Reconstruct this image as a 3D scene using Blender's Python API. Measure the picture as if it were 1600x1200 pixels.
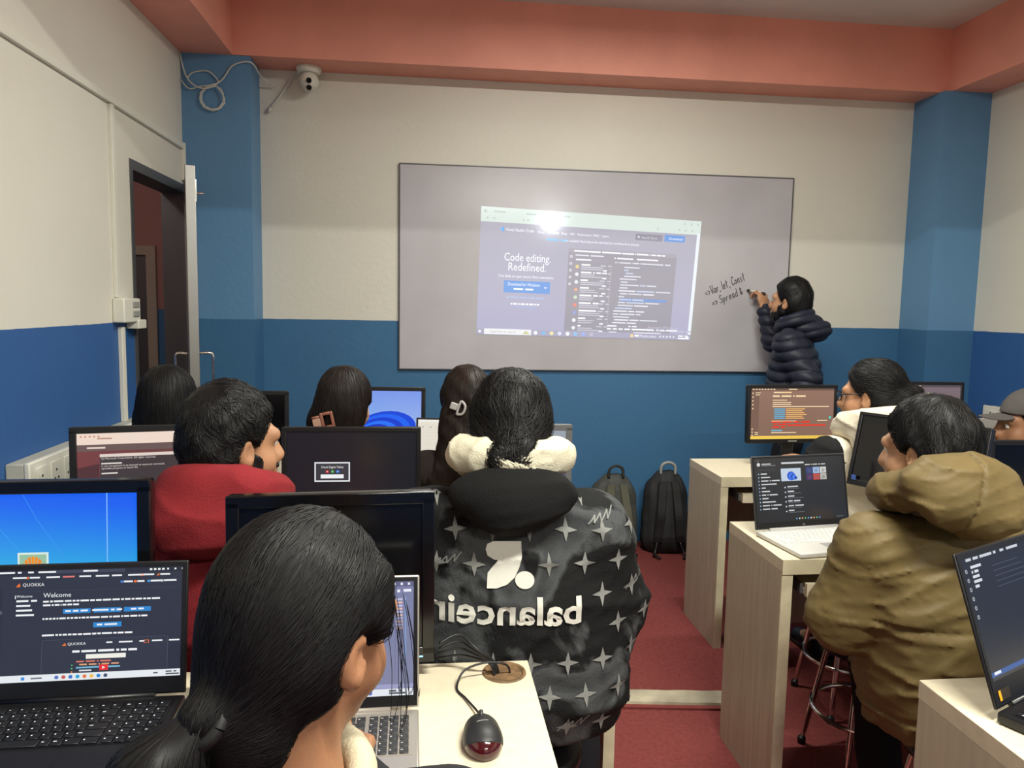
import bpy, bmesh, math, random
import numpy as np
from mathutils import Matrix, Vector

for o in list(bpy.data.objects):
    bpy.data.objects.remove(o, do_unlink=True)
SC = bpy.context.scene
COL = SC.collection
RNG = np.random.default_rng(7)
random.seed(7)

# ------------------------------------------------------------------ camera
F_PX, YAW, PIT, ROLL, CAM_H = 1191.67, .1137, .103, .0184, 1.5
_cy, _sy, _cp, _sp = math.cos(YAW), math.sin(YAW), math.cos(PIT), math.sin(PIT)
_fw = Vector((_sy * _cp, _cy * _cp, -_sp)); _r = Vector((_cy, -_sy, 0)); _u = _r.cross(_fw)
_r2 = math.cos(ROLL) * _r + math.sin(ROLL) * _u
_u2 = -math.sin(ROLL) * _r + math.cos(ROLL) * _u
cam_d = bpy.data.cameras.new('camera'); cam = bpy.data.objects.new('camera', cam_d); COL.objects.link(cam)
cam_d.sensor_width = 36.0; cam_d.lens = F_PX / 1600 * 36.0; cam_d.clip_start = .05
cam.matrix_world = Matrix(((_r2.x, _u2.x, -_fw.x, 0), (_r2.y, _u2.y, -_fw.y, 0), (_r2.z, _u2.z, -_fw.z, CAM_H), (0, 0, 0, 1)))
SC.camera = cam

# ------------------------------------------------------------------ world, exposure
w = bpy.data.worlds.new('world'); SC.world = w; w.use_nodes = True
w.node_tree.nodes['Background'].inputs[0].default_value = (.75, .8, .9, 1)
w.node_tree.nodes['Background'].inputs[1].default_value = .25
SC.view_settings.view_transform = 'Standard'
try: SC.view_settings.look = 'None'
except Exception: pass
SC.view_settings.gamma = 1.0
SC.view_settings.use_curve_mapping = False
SC.view_settings.exposure = 0.45

TUBE_POWER = 88.0         # tube lamps of the camera bay
TUBES = [(1.0, .55, 1.0), (1.0, -1.9, .8)]
FRONT_FILL_POWER = 42.0        # added fill tube, out of view, in the bay next to the board
PROJ_POWER = 24.0

# ------------------------------------------------------------------ room numbers
YB, XL, XR, YR, ZC = 4.656, -1.317, 3.36, -3.4, 3.18
ZP, ZS = 1.394, 2.8145     # paint line, beam soffit
YF = 4.42                  # front of pillars and back beam
DESK = .775
BY_ = YB - .016

# ------------------------------------------------------------------ helpers
def lin(c):
    return tuple((v / 12.92 if v <= .04045 else ((v + .055) / 1.055) ** 2.4) for v in (x / 255. for x in c))

def tag(o, label=None, cat=None, group=None, kind=None):
    if label: o['label'] = label
    if cat: o['category'] = cat
    if group: o['group'] = group
    if kind: o['kind'] = kind
    return o

def thing(name, label, cat, loc=(0, 0, 0), rz=0, group=None):
    o = bpy.data.objects.new(name, None); COL.objects.link(o)
    o.empty_display_size = .1
    o.location = loc; o.rotation_euler = (0, 0, rz)
    return tag(o, label, cat, group)

def link(name, me, m=None, parent=None, loc=None, rot=None):
    o = bpy.data.objects.new(name, me); COL.objects.link(o)
    if m is not None:
        me.materials.clear()
        for x in (m if isinstance(m, (list, tuple)) else [m]): me.materials.append(x)
    if parent is not None: o.parent = parent
    if loc is not None: o.location = loc
    if rot is not None: o.rotation_euler = rot
    return o

def copy_tree(o, parent=None):
    c = o.copy(); COL.objects.link(c)
    if parent is not None: c.parent = parent
    for ch in list(o.children): copy_tree(ch, c)
    return c

MATS = {}
def mat(name, col, rough=.5, metal=0., spec=.5, noise=None, bump=None, emit=None, coat=0, aniso=0, alpha=None, trans=0, sheen=0, two=None):
    """col in sRGB 0-255.  noise=(scale, amount[, stretch]) colour variation, bump=(scale,strength[,stretch])"""
    if name in MATS: return MATS[name]
    m = bpy.data.materials.new(name); m.use_nodes = True
    nt = m.node_tree; b = nt.nodes['Principled BSDF']
    c = lin(col)
    b.inputs['Base Color'].default_value = (*c, 1)
    b.inputs['Roughness'].default_value = rough; b.inputs['Metallic'].default_value = metal
    b.inputs['Specular IOR Level'].default_value = spec
    if coat: b.inputs['Coat Weight'].default_value = coat; b.inputs['Coat Roughness'].default_value = .12
    if trans: b.inputs['Transmission Weight'].default_value = trans
    if sheen: b.inputs['Sheen Weight'].default_value = sheen; b.inputs['Sheen Roughness'].default_value = .6
    if emit:
        b.inputs['Emission Color'].default_value = (*lin(emit[0]), 1); b.inputs['Emission Strength'].default_value = emit[1]
    def coords(stretch):
        tc = nt.nodes.new('ShaderNodeTexCoord'); mp = nt.nodes.new('ShaderNodeMapping')
        nt.links.new(tc.outputs['Object'], mp.inputs['Vector'])
        if stretch: mp.inputs['Scale'].default_value = stretch
        return mp.outputs['Vector']
    if noise:
        n = nt.nodes.new('ShaderNodeTexNoise'); n.inputs['Scale'].default_value = noise[0]; n.inputs['Detail'].default_value = 5
        nt.links.new(coords(noise[2] if len(noise) > 2 else None), n.inputs['Vector'])
        mx = nt.nodes.new('ShaderNodeMix'); mx.data_type = 'RGBA'
        c2 = lin(two) if two else tuple(v * (1 - noise[1]) for v in c)
        c1 = c if two else tuple(min(1, v * (1 + noise[1] * .5)) for v in c)
        mx.inputs['A'].default_value = (*c1, 1); mx.inputs['B'].default_value = (*c2, 1)
        rp = nt.nodes.new('ShaderNodeMapRange'); rp.inputs['From Min'].default_value = .35; rp.inputs['From Max'].default_value = .65
        nt.links.new(n.outputs['Fac'], rp.inputs['Value']); nt.links.new(rp.outputs['Result'], mx.inputs['Factor'])
        nt.links.new(mx.outputs['Result'], b.inputs['Base Color'])
    if bump:
        n = nt.nodes.new('ShaderNodeTexNoise'); n.inputs['Scale'].default_value = bump[0]; n.inputs['Detail'].default_value = 4
        nt.links.new(coords(bump[2] if len(bump) > 2 else None), n.inputs['Vector'])
        bp = nt.nodes.new('ShaderNodeBump'); bp.inputs['Strength'].default_value = bump[1]; bp.inputs['Distance'].default_value = .01
        nt.links.new(n.outputs['Fac'], bp.inputs['Height']); nt.links.new(bp.outputs['Normal'], b.inputs['Normal'])
    MATS[name] = m
    return m

def paint_mat(name, upper, lower, line=ZP):
    """wall paint in two tones that meet at a level line (object space is world space here)"""
    if name in MATS: return MATS[name]
    m = bpy.data.materials.new(name); m.use_nodes = True
    nt = m.node_tree; b = nt.nodes['Principled BSDF']; b.inputs['Roughness'].default_value = .55
    b.inputs['Specular IOR Level'].default_value = .3
    g = nt.nodes.new('ShaderNodeNewGeometry'); sx = nt.nodes.new('ShaderNodeSeparateXYZ')
    nt.links.new(g.outputs['Position'], sx.inputs[0])
    nn = nt.nodes.new('ShaderNodeTexNoise'); nn.inputs['Scale'].default_value = 9; nn.inputs['Detail'].default_value = 3
    nt.links.new(g.outputs['Position'], nn.inputs['Vector'])
    ad = nt.nodes.new('ShaderNodeMath'); ad.operation = 'MULTIPLY_ADD'; ad.inputs[1].default_value = .006; nt.links.new(nn.outputs['Fac'], ad.inputs[0]); nt.links.new(sx.outputs['Z'], ad.inputs[2])
    gt = nt.nodes.new('ShaderNodeMath'); gt.operation = 'GREATER_THAN'; gt.inputs[1].default_value = line + .003
    nt.links.new(ad.outputs[0], gt.inputs[0])
    n2 = nt.nodes.new('ShaderNodeTexNoise'); n2.inputs['Scale'].default_value = 2.2; n2.inputs['Detail'].default_value = 6
    nt.links.new(g.outputs['Position'], n2.inputs['Vector'])
    def tone(c):
        c = lin(c); x = nt.nodes.new('ShaderNodeMix'); x.data_type = 'RGBA'
        x.inputs['A'].default_value = (*[v * .93 for v in c], 1); x.inputs['B'].default_value = (*[min(1, v * 1.05) for v in c], 1)
        nt.links.new(n2.outputs['Fac'], x.inputs['Factor']); return x.outputs['Result']
    mx = nt.nodes.new('ShaderNodeMix'); mx.data_type = 'RGBA'
    nt.links.new(gt.outputs[0], mx.inputs['Factor']); nt.links.new(tone(lower), mx.inputs['A']); nt.links.new(tone(upper), mx.inputs['B'])
    nt.links.new(mx.outputs['Result'], b.inputs['Base Color'])
    bp = nt.nodes.new('ShaderNodeBump'); bp.inputs['Strength'].default_value = .12; bp.inputs['Distance'].default_value = .01
    n3 = nt.nodes.new('ShaderNodeTexNoise'); n3.inputs['Scale'].default_value = 40; n3.inputs['Detail'].default_value = 3
    nt.links.new(g.outputs['Position'], n3.inputs['Vector']); nt.links.new(n3.outputs['Fac'], bp.inputs['Height']); nt.links.new(bp.outputs['Normal'], b.inputs['Normal'])
    MATS[name] = m
    return m

class MB:
    """collects simple solids into one mesh"""
    def __init__(s): s.bm = bmesh.new()
    def box(s, x0, y0, z0, x1, y1, z1, bev=0, seg=2, mi=0):
        r = bmesh.ops.create_cube(s.bm, size=1.0)
        vs = r['verts']
        for v in vs:
            v.co = Vector(((x0 + x1) / 2 + v.co.x * (x1 - x0), (y0 + y1) / 2 + v.co.y * (y1 - y0), (z0 + z1) / 2 + v.co.z * (z1 - z0)))
        fs = set(f for v in vs for f in v.link_faces)
        for f in fs: f.material_index = mi
        if bev:
            es = list(set(e for v in vs for e in v.link_edges))
            rr = bmesh.ops.bevel(s.bm, geom=es, offset=bev, segments=seg, profile=.5, affect='EDGES')
            for f in rr['faces']: f.material_index = mi; f.smooth = True
        return s
    def tube(s, pts, r, n=8, cap=True, mi=0):
        pts = [Vector(p) for p in pts]; rs = r if isinstance(r, (list, tuple)) else [r] * len(pts)
        rings = []; up = None
        for i, p in enumerate(pts):
            t = (pts[min(i + 1, len(pts) - 1)] - pts[max(i - 1, 0)]).normalized()
            if up is None: up = t.orthogonal().normalized()
            up = (up - t * up.dot(t)).normalized() if (up - t * up.dot(t)).length > 1e-5 else t.orthogonal().normalized()
            sd = t.cross(up)
            rings.append([s.bm.verts.new(p + (up * math.cos(2 * math.pi * k / n) + sd * math.sin(2 * math.pi * k / n)) * rs[i]) for k in range(n)])
        for a, b in zip(rings[:-1], rings[1:]):
            for k in range(n):
                f = s.bm.faces.new((a[k], a[(k + 1) % n], b[(k + 1) % n], b[k])); f.smooth = True; f.material_index = mi
        if cap:
            s.bm.faces.new(rings[0][::-1]).material_index = mi; s.bm.faces.new(rings[-1]).material_index = mi
        return s
    def lathe(s, prof, n=24, c=(0, 0, 0), axis='z', mi=0):
        """prof: (r, z) points"""
        c = Vector(c); rings = []
        for r, z in prof:
            ring = []
            for k in range(n):
                a = 2 * math.pi * k / n
                p = {'z': Vector((r * math.cos(a), r * math.sin(a), z)), 'y': Vector((r * math.cos(a), z, r * math.sin(a))), 'x': Vector((z, r * math.cos(a), r * math.sin(a)))}[axis]
                ring.append(s.bm.verts.new(c + p))
            rings.append(ring)
        for a, b in zip(rings[:-1], rings[1:]):
            for k in range(n):
                f = s.bm.faces.new((a[k], a[(k + 1) % n], b[(k + 1) % n], b[k])); f.smooth = True; f.material_index = mi
        for ring, fl in ((rings[0], True), (rings[-1], False)):
            if prof[0 if fl else -1][0] > 1e-5:
                s.bm.faces.new(ring[::-1] if fl else ring).material_index = mi
        return s
    def prism(s, pts, d, mi=0):
        """polygon (3D points) extruded by vector d"""
        d = Vector(d); a = [s.bm.verts.new(Vector(p)) for p in pts]; b = [s.bm.verts.new(Vector(p) + d) for p in pts]
        n = len(pts)
        for f in [s.bm.faces.new(a[::-1]), s.bm.faces.new(b)] + [s.bm.faces.new((a[i], a[(i + 1) % n], b[(i + 1) % n], b[i])) for i in range(n)]:
            f.material_index = mi
        return s
    def build(s, name, m, parent=None, loc=None, rot=None):
        bmesh.ops.recalc_face_normals(s.bm, faces=s.bm.faces)
        me = bpy.data.meshes.new(name); s.bm.to_mesh(me); s.bm.free()
        return link(name, me, m, parent, loc, rot)

def smooth_path(pts, n=6):
    """Catmull-Rom through points"""
    P = [Vector(p) for p in pts]; P = [P[0] * 2 - P[1]] + P + [P[-1] * 2 - P[-2]]; out = []
    for i in range(1, len(P) - 2):
        for k in range(n):
            t = k / n; a, b, c, d = P[i - 1], P[i], P[i + 1], P[i + 2]
            out.append(.5 * ((2 * b) + (c - a) * t + (2 * a - 5 * b + 4 * c - d) * t * t + (3 * b - a - 3 * c + d) * t ** 3))
    out.append(P[-2]); return out

def np_mesh(name, V, Fq, m, parent=None, smooth=True, loc=None):
    me = bpy.data.meshes.new(name)
    V = np.asarray(V, np.float32); Fq = np.asarray(Fq, np.int32); k = Fq.shape[1]
    me.vertices.add(len(V)); me.vertices.foreach_set('co', V.ravel())
    me.loops.add(Fq.size); me.loops.foreach_set('vertex_index', Fq.ravel())
    me.polygons.add(len(Fq)); me.polygons.foreach_set('loop_start', np.arange(0, Fq.size, k, dtype=np.int32))
    me.polygons.foreach_set('loop_total', np.full(len(Fq), k, np.int32))
    me.update(calc_edges=True); me.validate()
    if smooth: me.polygons.foreach_set('use_smooth', np.ones(len(Fq), bool))
    return link(name, me, m, parent, loc)

# ------------------------------------------------------------------ signed-distance modelling (bodies, cloth, hair, bags)
def _b(lo, hi): return np.array(lo, float), np.array(hi, float)
class S:
    def __init__(s, f, lo, hi): s.f, s.lo, s.hi = f, np.array(lo, float), np.array(hi, float)
    def __call__(s, P): return s.f(P)

def rc(a, b, ra, rb=None, flat=None):
    """rounded cone a->b; flat=(axis, factor) squeezes it across that axis"""
    rb = ra if rb is None else rb
    a = np.array(a, float); b = np.array(b, float); ab = b - a; L2 = max(ab @ ab, 1e-9)
    def f(P):
        Q = P - a
        t = np.clip((Q @ ab) / L2, 0, 1)
        D = Q - t[:, None] * ab
        if flat is not None:
            ax = np.array(flat[0], float); ax /= np.linalg.norm(ax); k = flat[1]
            c = D @ ax; D = D + np.outer(c * (1 / k - 1), ax)
            return (np.sqrt((D * D).sum(1)) - (ra + (rb - ra) * t)) * min(1, k ** .5)
        return np.sqrt((D * D).sum(1)) - (ra + (rb - ra) * t)
    R = max(ra, rb)
    return S(f, np.minimum(a, b) - R, np.maximum(a, b) + R)

def el(c, r, R=None):
    c = np.array(c, float); r = np.array(r, float)
    def f(P):
        Q = P - c
        if R is not None: Q = Q @ R
        k0 = np.sqrt(((Q / r) ** 2).sum(1)); k1 = np.sqrt(((Q / (r * r)) ** 2).sum(1)) + 1e-9
        return k0 * (k0 - 1) / k1
    m = r.max() if R is not None else r
    return S(f, c - m, c + m)

def smin(a, b, k):
    h = np.maximum(k - np.abs(a - b), 0) / k
    return np.minimum(a, b) - h * h * k * .25

def un(items, k=.02):
    def f(P):
        d = items[0](P)
        for it in items[1:]: d = smin(d, it(P), k)
        return d
    return S(f, np.min([i.lo for i in items], 0), np.max([i.hi for i in items], 0))

def cut(a, fn):
    """keep the part of a where fn(P) < 0"""
    return S(lambda P: np.maximum(a(P), fn(P)), a.lo, a.hi)
def plane(p0, n):
    p0 = np.array(p0, float); n = np.array(n, float); n /= np.linalg.norm(n)
    return lambda P: (P - p0) @ n
def sub(a, b, k=.006):
    def f(P):
        x, y = a(P), -b(P); h = np.maximum(k - np.abs(x - y), 0) / k
        return np.maximum(x, y) + h * h * k * .25
    return S(f, a.lo, a.hi)
def disp(a, fn, pad=.02): return S(lambda P: a(P) - fn(P), a.lo - pad, a.hi + pad)
def infl(a, d): return S(lambda P: a(P) - d, a.lo - d, a.hi + d)
def xf(a, c, R):
    """local shape a placed at c with axes = columns of R"""
    c = np.array(c, float); R = np.array(R, float)
    co = np.array([[x, y, z] for x in (a.lo[0], a.hi[0]) for y in (a.lo[1], a.hi[1]) for z in (a.lo[2], a.hi[2])]) @ R.T + c
    return S(lambda P: a((P - c) @ R), co.min(0), co.max(0))
def rotm(yaw=0, pitch=0, roll=0):
    """columns right, forward, up; yaw to the left positive, pitch up positive"""
    return np.array(Matrix.Rotation(yaw, 3, 'Z') @ Matrix.Rotation(pitch, 3, 'X') @ Matrix.Rotation(roll, 3, 'Y'))

def waves(seed, freq, n=5, stretch=(1, 1, 1), warp=.0):
    r = np.random.default_rng(seed); K = r.normal(size=(n, 3)) * np.array(stretch) * freq; ph = r.uniform(0, 6.28, n)
    K2 = r.normal(size=(3, 3)) * freq * .5
    def f(P):
        Q = P + warp * np.sin(P @ K2) if warp else P
        return np.sin(Q @ K.T + ph).sum(1) / n ** .5
    return f

def mesh_sdf(sd, h):
    lo = sd.lo - 3 * h; hi = sd.hi + 3 * h
    B = 4
    n = (np.ceil((hi - lo) / (h * B)).astype(int) + 1)
    N = n * B
    # coarse pass at block centres
    ax = [lo[i] + (np.arange(n[i]) * B + (B - 1) / 2) * h for i in range(3)]
    C = np.stack(np.meshgrid(*ax, indexing='ij'), -1).reshape(-1, 3)
    d = sd(C); act = np.abs(d) < h * B * 1.5 + .012
    D = np.repeat(np.repeat(np.repeat(d.reshape(n).astype(np.float32), B, 0), B, 1), B, 2)
    ids = np.nonzero(act)[0]
    if len(ids):
        off = (np.stack(np.meshgrid(*[np.arange(B)] * 3, indexing='ij'), -1).reshape(-1, 3) - (B - 1) / 2) * h
        P = (C[ids][:, None, :] + off[None]).reshape(-1, 3)
        v = np.concatenate([sd(P[i:i + 200000]) for i in range(0, len(P), 200000)]).astype(np.float32).reshape(-1, B, B, B)
        bi = np.stack(np.unravel_index(ids, n), -1)
        D4 = D.reshape(n[0], B, n[1], B, n[2], B)
        D4[bi[:, 0], :, bi[:, 1], :, bi[:, 2], :] = v
        D = D4.reshape(N)
    s = D < 0
    c8 = [(i, j, k) for i in (0, 1) for j in (0, 1) for k in (0, 1)]
    cnt = sum(s[i:N[0] - 1 + i, j:N[1] - 1 + j, k:N[2] - 1 + k].astype(np.int8) for i, j, k in c8)
    cells = np.stack(np.nonzero((cnt > 0) & (cnt < 8)), -1)
    vals = np.stack([D[cells[:, 0] + i, cells[:, 1] + j, cells[:, 2] + k] for i, j, k in c8], 1)
    acc = np.zeros((len(cells), 3)); num = np.zeros(len(cells))
    cc = np.array(c8, float)
    for a in range(8):
        for b in range(a + 1, 8):
            if np.abs(cc[a] - cc[b]).sum() != 1: continue
            m = (vals[:, a] < 0) != (vals[:, b] < 0)
            t = vals[m, a] / (vals[m, a] - vals[m, b])
            acc[m] += cc[a] + t[:, None] * (cc[b] - cc[a]); num[m] += 1
    V = lo + (cells + acc / num[:, None]) * h
    idx = np.full(tuple(N), -1, np.int64); idx[cells[:, 0], cells[:, 1], cells[:, 2]] = np.arange(len(cells))
    quads = []
    for a in range(3):
        sl0 = [slice(1, N[i] - 1) for i in range(3)]; sl1 = list(sl0); sl1[a] = slice(2, N[a])
        s0 = s[tuple(sl0)]; s1 = s[tuple(sl1)]
        e = np.stack(np.nonzero(s0 != s1), -1) + 1
        if not len(e): continue
        b, c = (a + 1) % 3, (a + 2) % 3
        def at(db, dc):
            q = e.copy(); q[:, b] -= db; q[:, c] -= dc; return idx[q[:, 0], q[:, 1], q[:, 2]]
        q = np.stack([at(0, 0), at(1, 0), at(1, 1), at(0, 1)], 1)
        fl = ~s[e[:, 0], e[:, 1], e[:, 2]]
        q[fl] = q[fl][:, ::-1]; quads.append(q)
    Q = np.concatenate(quads); Q = Q[(Q >= 0).all(1)]
    return V, Q

def grad(sd, P, e=.002):
    g = np.stack([sd(P + np.eye(3)[i] * e) - sd(P - np.eye(3)[i] * e) for i in range(3)], 1)
    return g / (np.linalg.norm(g, axis=1, keepdims=True) + 1e-9)

def sdf_obj(name, sd, h, m, parent, origin, pick=None):
    V, Q = mesh_sdf(sd, h)
    o = np_mesh(name, V - np.array(origin), Q, m, parent)
    if pick is not None:
        mi = pick(V[Q].mean(1)).astype(np.int32); o.data.polygons.foreach_set('material_index', mi)
    return o, V

def strands(name, sd, V, flow, n, length, width, m, parent, origin, seed=1, npt=9, lift=.0015, keep=None, jit=.25):
    """thin raised locks that follow the surface of a hair shape"""
    r = np.random.default_rng(seed)
    P = V[r.integers(0, len(V), n * 2)]
    if keep is not None: P = P[keep(P)]
    P = P[:n]; n = len(P)
    L = length * r.uniform(.5, 1.2, n); st = (L / (npt - 1))[:, None]
    jv = r.normal(size=(n, 3)) * jit
    pts = []; nrm = []
    for i in range(npt):
        g = grad(sd, P); dd = sd(P)
        env = lift * math.sin(math.pi * (i + .5) / npt) * r.uniform(.3, 1.6, n)
        P = P - g * (dd)[:, None]
        pts.append(P + g * env[:, None]); nrm.append(g)
        d = flow(P) + jv; d = d - (d * g).sum(1, keepdims=True) * g
        d /= np.linalg.norm(d, axis=1, keepdims=True) + 1e-9
        P = P + d * st
    pts = np.stack(pts, 1); nrm = np.stack(nrm, 1)
    T = np.gradient(pts, axis=1); sdv = np.cross(T, nrm); sdv /= np.linalg.norm(sdv, axis=2, keepdims=True) + 1e-9
    tp = np.clip(np.sin(np.pi * (np.arange(npt) + .6) / (npt + .2)), .12, 1)[None, :, None]
    wd = (width * r.uniform(.5, 1.3, n))[:, None, None] * tp
    A = pts - sdv * wd - nrm * wd * .5; Bm = pts + nrm * wd * .25; Cc = pts + sdv * wd - nrm * wd * .5
    VV = np.stack([A, Bm, Cc], 2).reshape(-1, 3)
    base = (np.arange(n)[:, None] * npt + np.arange(npt - 1)[None]) * 3
    q1 = np.stack([base, base + 1, base + 4, base + 3], -1).reshape(-1, 4); q2 = np.stack([base + 1, base + 2, base + 5, base + 4], -1).reshape(-1, 4)
    o = np_mesh(name, VV - np.array(origin), np.concatenate([q1, q2]), m, parent)
    o['kind'] = 'stuff'
    return o

# ------------------------------------------------------------------ screens: flat print made of coloured quads and letters
def screen_material():
    if 'screen_glow' in MATS: return MATS['screen_glow']
    m = bpy.data.materials.new('screen_glow'); m.use_nodes = True; nt = m.node_tree; b = nt.nodes['Principled BSDF']
    a = nt.nodes.new('ShaderNodeAttribute'); a.attribute_name = 'Col'
    b.inputs['Base Color'].default_value = (.012, .012, .014, 1); b.inputs['Roughness'].default_value = .22
    nt.links.new(a.outputs['Color'], b.inputs['Emission Color']); b.inputs['Emission Strength'].default_value = .74
    MATS['screen_glow'] = m; return m
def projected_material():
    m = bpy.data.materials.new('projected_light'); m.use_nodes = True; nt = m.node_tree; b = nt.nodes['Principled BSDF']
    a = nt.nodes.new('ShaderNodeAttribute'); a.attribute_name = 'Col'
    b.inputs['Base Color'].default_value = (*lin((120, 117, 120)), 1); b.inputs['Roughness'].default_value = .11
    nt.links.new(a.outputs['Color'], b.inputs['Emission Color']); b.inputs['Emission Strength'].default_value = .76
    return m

_text_cache = {}
def text_tris(s, size, bold=0):
    """flat triangles of a line of text, left aligned at 0, baseline 0; returns verts(n,2), tris"""
    if (s, bold) in _text_cache: V, T = _text_cache[(s, bold)]
    else:
        cu = bpy.data.curves.new('t', 'FONT'); cu.body = s; cu.size = 1; cu.resolution_u = 2; cu.offset = bold
        ob = bpy.data.objects.new('t', cu); me = ob.to_mesh()
        me.calc_loop_triangles()
        V = np.array([v.co[:2] for v in me.vertices]).reshape(-1, 2); T = np.array([t.vertices[:] for t in me.loop_triangles]).reshape(-1, 3)
        ob.to_mesh_clear(); bpy.data.objects.remove(ob); bpy.data.curves.remove(cu)
        _text_cache[(s, bold)] = (V, T)
    return V * size, T

READABLE = {'Visual Studio Code', 'Docs', 'Blog', 'API', 'Extensions', 'FAQ', 'Learn', 'Download', 'Code editing.', 'Redefined.', 'Download for Windows', 'Free. Built on open source. Runs everywhere.',
            'is now available! Read about the new features and fixes from January.', 'Search Docs', 'Type here to search', 'Activate Windows', 'Mostly sunny', 'Welcome', 'QUOKKA', 'Check Digital Tables',
            '(c) Microsoft Corporation. All rights reserved.', 'is not recognized as an internal or external command,', 'operable program or batch file.'}
class Scr:
    """picture in a unit frame: u to the right 0..1, v downward 0..1; asp = width / height"""
    def __init__(s, asp): s.asp = asp; s.V = []; s.F = []; s.C = []; s.n = 0; s.layer = 0
    def add(s, V, F, C):
        V = np.asarray(V, float); s.V.append(V); s.F += [tuple(int(i) + s.n for i in f) for f in F]; s.C.append(np.asarray(C, float)); s.n += len(V)
    def rect(s, u, v, w, h, col, L=1):
        c = lin(col); s.add([(u, v + h, L), (u + w, v + h, L), (u + w, v, L), (u, v, L)], [(0, 1, 2, 3)], [c] * 4); return s
    def grad(s, u, v, w, h, fn, nx=8, ny=8, L=1):
        U = np.linspace(0, 1, nx + 1); W = np.linspace(0, 1, ny + 1)
        V = [(u + a * w, v + b * h, L) for b in W for a in U]; C = [lin(fn(a, b)) for b in W for a in U]
        F = [(j * (nx + 1) + i, (j + 1) * (nx + 1) + i, (j + 1) * (nx + 1) + i + 1, j * (nx + 1) + i + 1) for j in range(ny) for i in range(nx)]
        s.add(V, F, C); return s
    def poly(s, pts, col, L=2):
        s.add([(a, b, L) for a, b in pts], [tuple(range(len(pts)))[::-1]], [lin(col)] * len(pts)); return s
    def disc(s, u, v, r, col, L=2, n=14):
        return s.poly([(u + r * math.cos(2 * math.pi * k / n), v + r * s.asp * math.sin(2 * math.pi * k / n)) for k in range(n)], col, L)
    def stroke(s, pts, wd, col, L=2):
        for (a, b), (c, d) in zip(pts[:-1], pts[1:]):
            dx, dy = (c - a), (d - b) / s.asp; l = math.hypot(dx, dy) + 1e-9; nx, ny = -dy / l * wd, dx / l * wd * s.asp
            s.poly([(a + nx, b + ny), (c + nx, d + ny), (c - nx, d - ny), (a - nx, b - ny)][::-1], col, L)
        return s
    def text(s, t, u, v, size, col, align='l', L=3, width=None):
        """size = letter height as a share of the frame's width"""
        if t not in READABLE: return s.blur(t, u, v, size, col, align, L, width)
        V, T = text_tris(t, size * 1.38)
        if not len(V): return s
        w = V[:, 0].max()
        if width: V = V * np.array([width / w, 1]); w = width
        x0 = u - (w if align == 'r' else w / 2 if align == 'c' else 0)
        s.add(np.stack([x0 + V[:, 0], v - V[:, 1] * s.asp, np.full(len(V), L)], 1), T, [lin(col)] * len(V)); return s
    def blur(s, t, u, v, size, col, align, L, width):
        """writing too blurred to read in the photograph: one soft bar for each word"""
        k = size * .72; tot = max(len(t), 1) * k; sc_ = width / tot if width else 1; k *= sc_; tot *= sc_
        x = u - (tot if align == 'r' else tot / 2 if align == 'c' else 0)
        for wd in t.split(' '):
            if wd: s.rect(x, v - size * s.asp * .78, len(wd) * k * .96, size * s.asp * .72, col, L)
            x += (len(wd) + 1) * k
        return s
    def bars(s, u, v, wmax, n, dv, h, col, seed=0, L=3, mn=.3):
        r = random.Random(seed)
        for i in range(n): s.rect(u, v + i * dv, wmax * r.uniform(mn, 1), h, col if not isinstance(col, list) else r.choice(col), L)
        return s
    def build(s, name, P, parent, m=None, eps=.0003):
        """P = (TL, TR, BR, BL) corners in the parent's space"""
        V = np.concatenate(s.V); C = np.concatenate(s.C)
        TL, TR, BR, BL = [np.array(p, float) for p in P]
        u, v = np.clip(V[:, :1], 0, 1), np.clip(V[:, 1:2], 0, 1)
        X = (1 - v) * ((1 - u) * TL + u * TR) + v * ((1 - u) * BL + u * BR)
        nn = np.cross(BL - TL, TR - TL); nn /= np.linalg.norm(nn)
        X = X + nn * (V[:, 2:3] * eps)
        me = bpy.data.meshes.new(name); me.from_pydata(X.tolist(), [], s.F); me.update()
        at = me.attributes.new('Col', 'FLOAT_COLOR', 'POINT'); at.data.foreach_set('color', np.concatenate([C, np.ones((len(C), 1))], 1).astype(np.float32).ravel())
        return link(name, me, m or screen_material(), parent)

# ------------------------------------------------------------------ materials
M_BACK = paint_mat('paint_back_wall', (218, 214, 202), (62, 108, 148))
M_SIDE = paint_mat('paint_side_wall', (218, 214, 202), (50, 92, 150))
M_PILLAR = paint_mat('paint_pillar', (98, 142, 182), (62, 108, 148))
M_CORR = paint_mat('paint_corridor', (190, 140, 135), (84, 134, 182), 1.42)
M_SALMON = mat('paint_salmon', (232, 156, 136), .6, noise=(2.5, .08), bump=(40, .1))
M_CEIL = mat('ceiling_paint', (215, 208, 202), .7, noise=(3, .06))
M_FLOOR = mat('red_carpet', (124, 62, 60), .95, spec=.1, noise=(60, .14), bump=(350, .5))
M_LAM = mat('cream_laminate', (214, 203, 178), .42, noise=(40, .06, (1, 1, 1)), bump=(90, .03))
M_LAM_SHADED = mat('laminate_side_shaded', (186, 176, 154), .5, noise=(3.5, .12, (14, 14, .9)), bump=(60, .03))  # same laminate as the tops; darker base paints in the panels' shade
M_EDGE = mat('laminate_edge', (205, 196, 166), .5, noise=(12, .15))
M_BLACK = mat('black_plastic', (20, 20, 23), .38)
M_GLOSS = mat('gloss_black_plastic', (12, 12, 14), .14)
M_DARKGREY = mat('dark_grey_plastic', (44, 45, 48), .4)
M_SILVER = mat('silver_shell', (178, 172, 166), .35, metal=.6)
M_WHITEP = mat('white_plastic', (222, 220, 208), .4)
M_GREYP = mat('grey_plastic', (150, 150, 145), .5)
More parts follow.
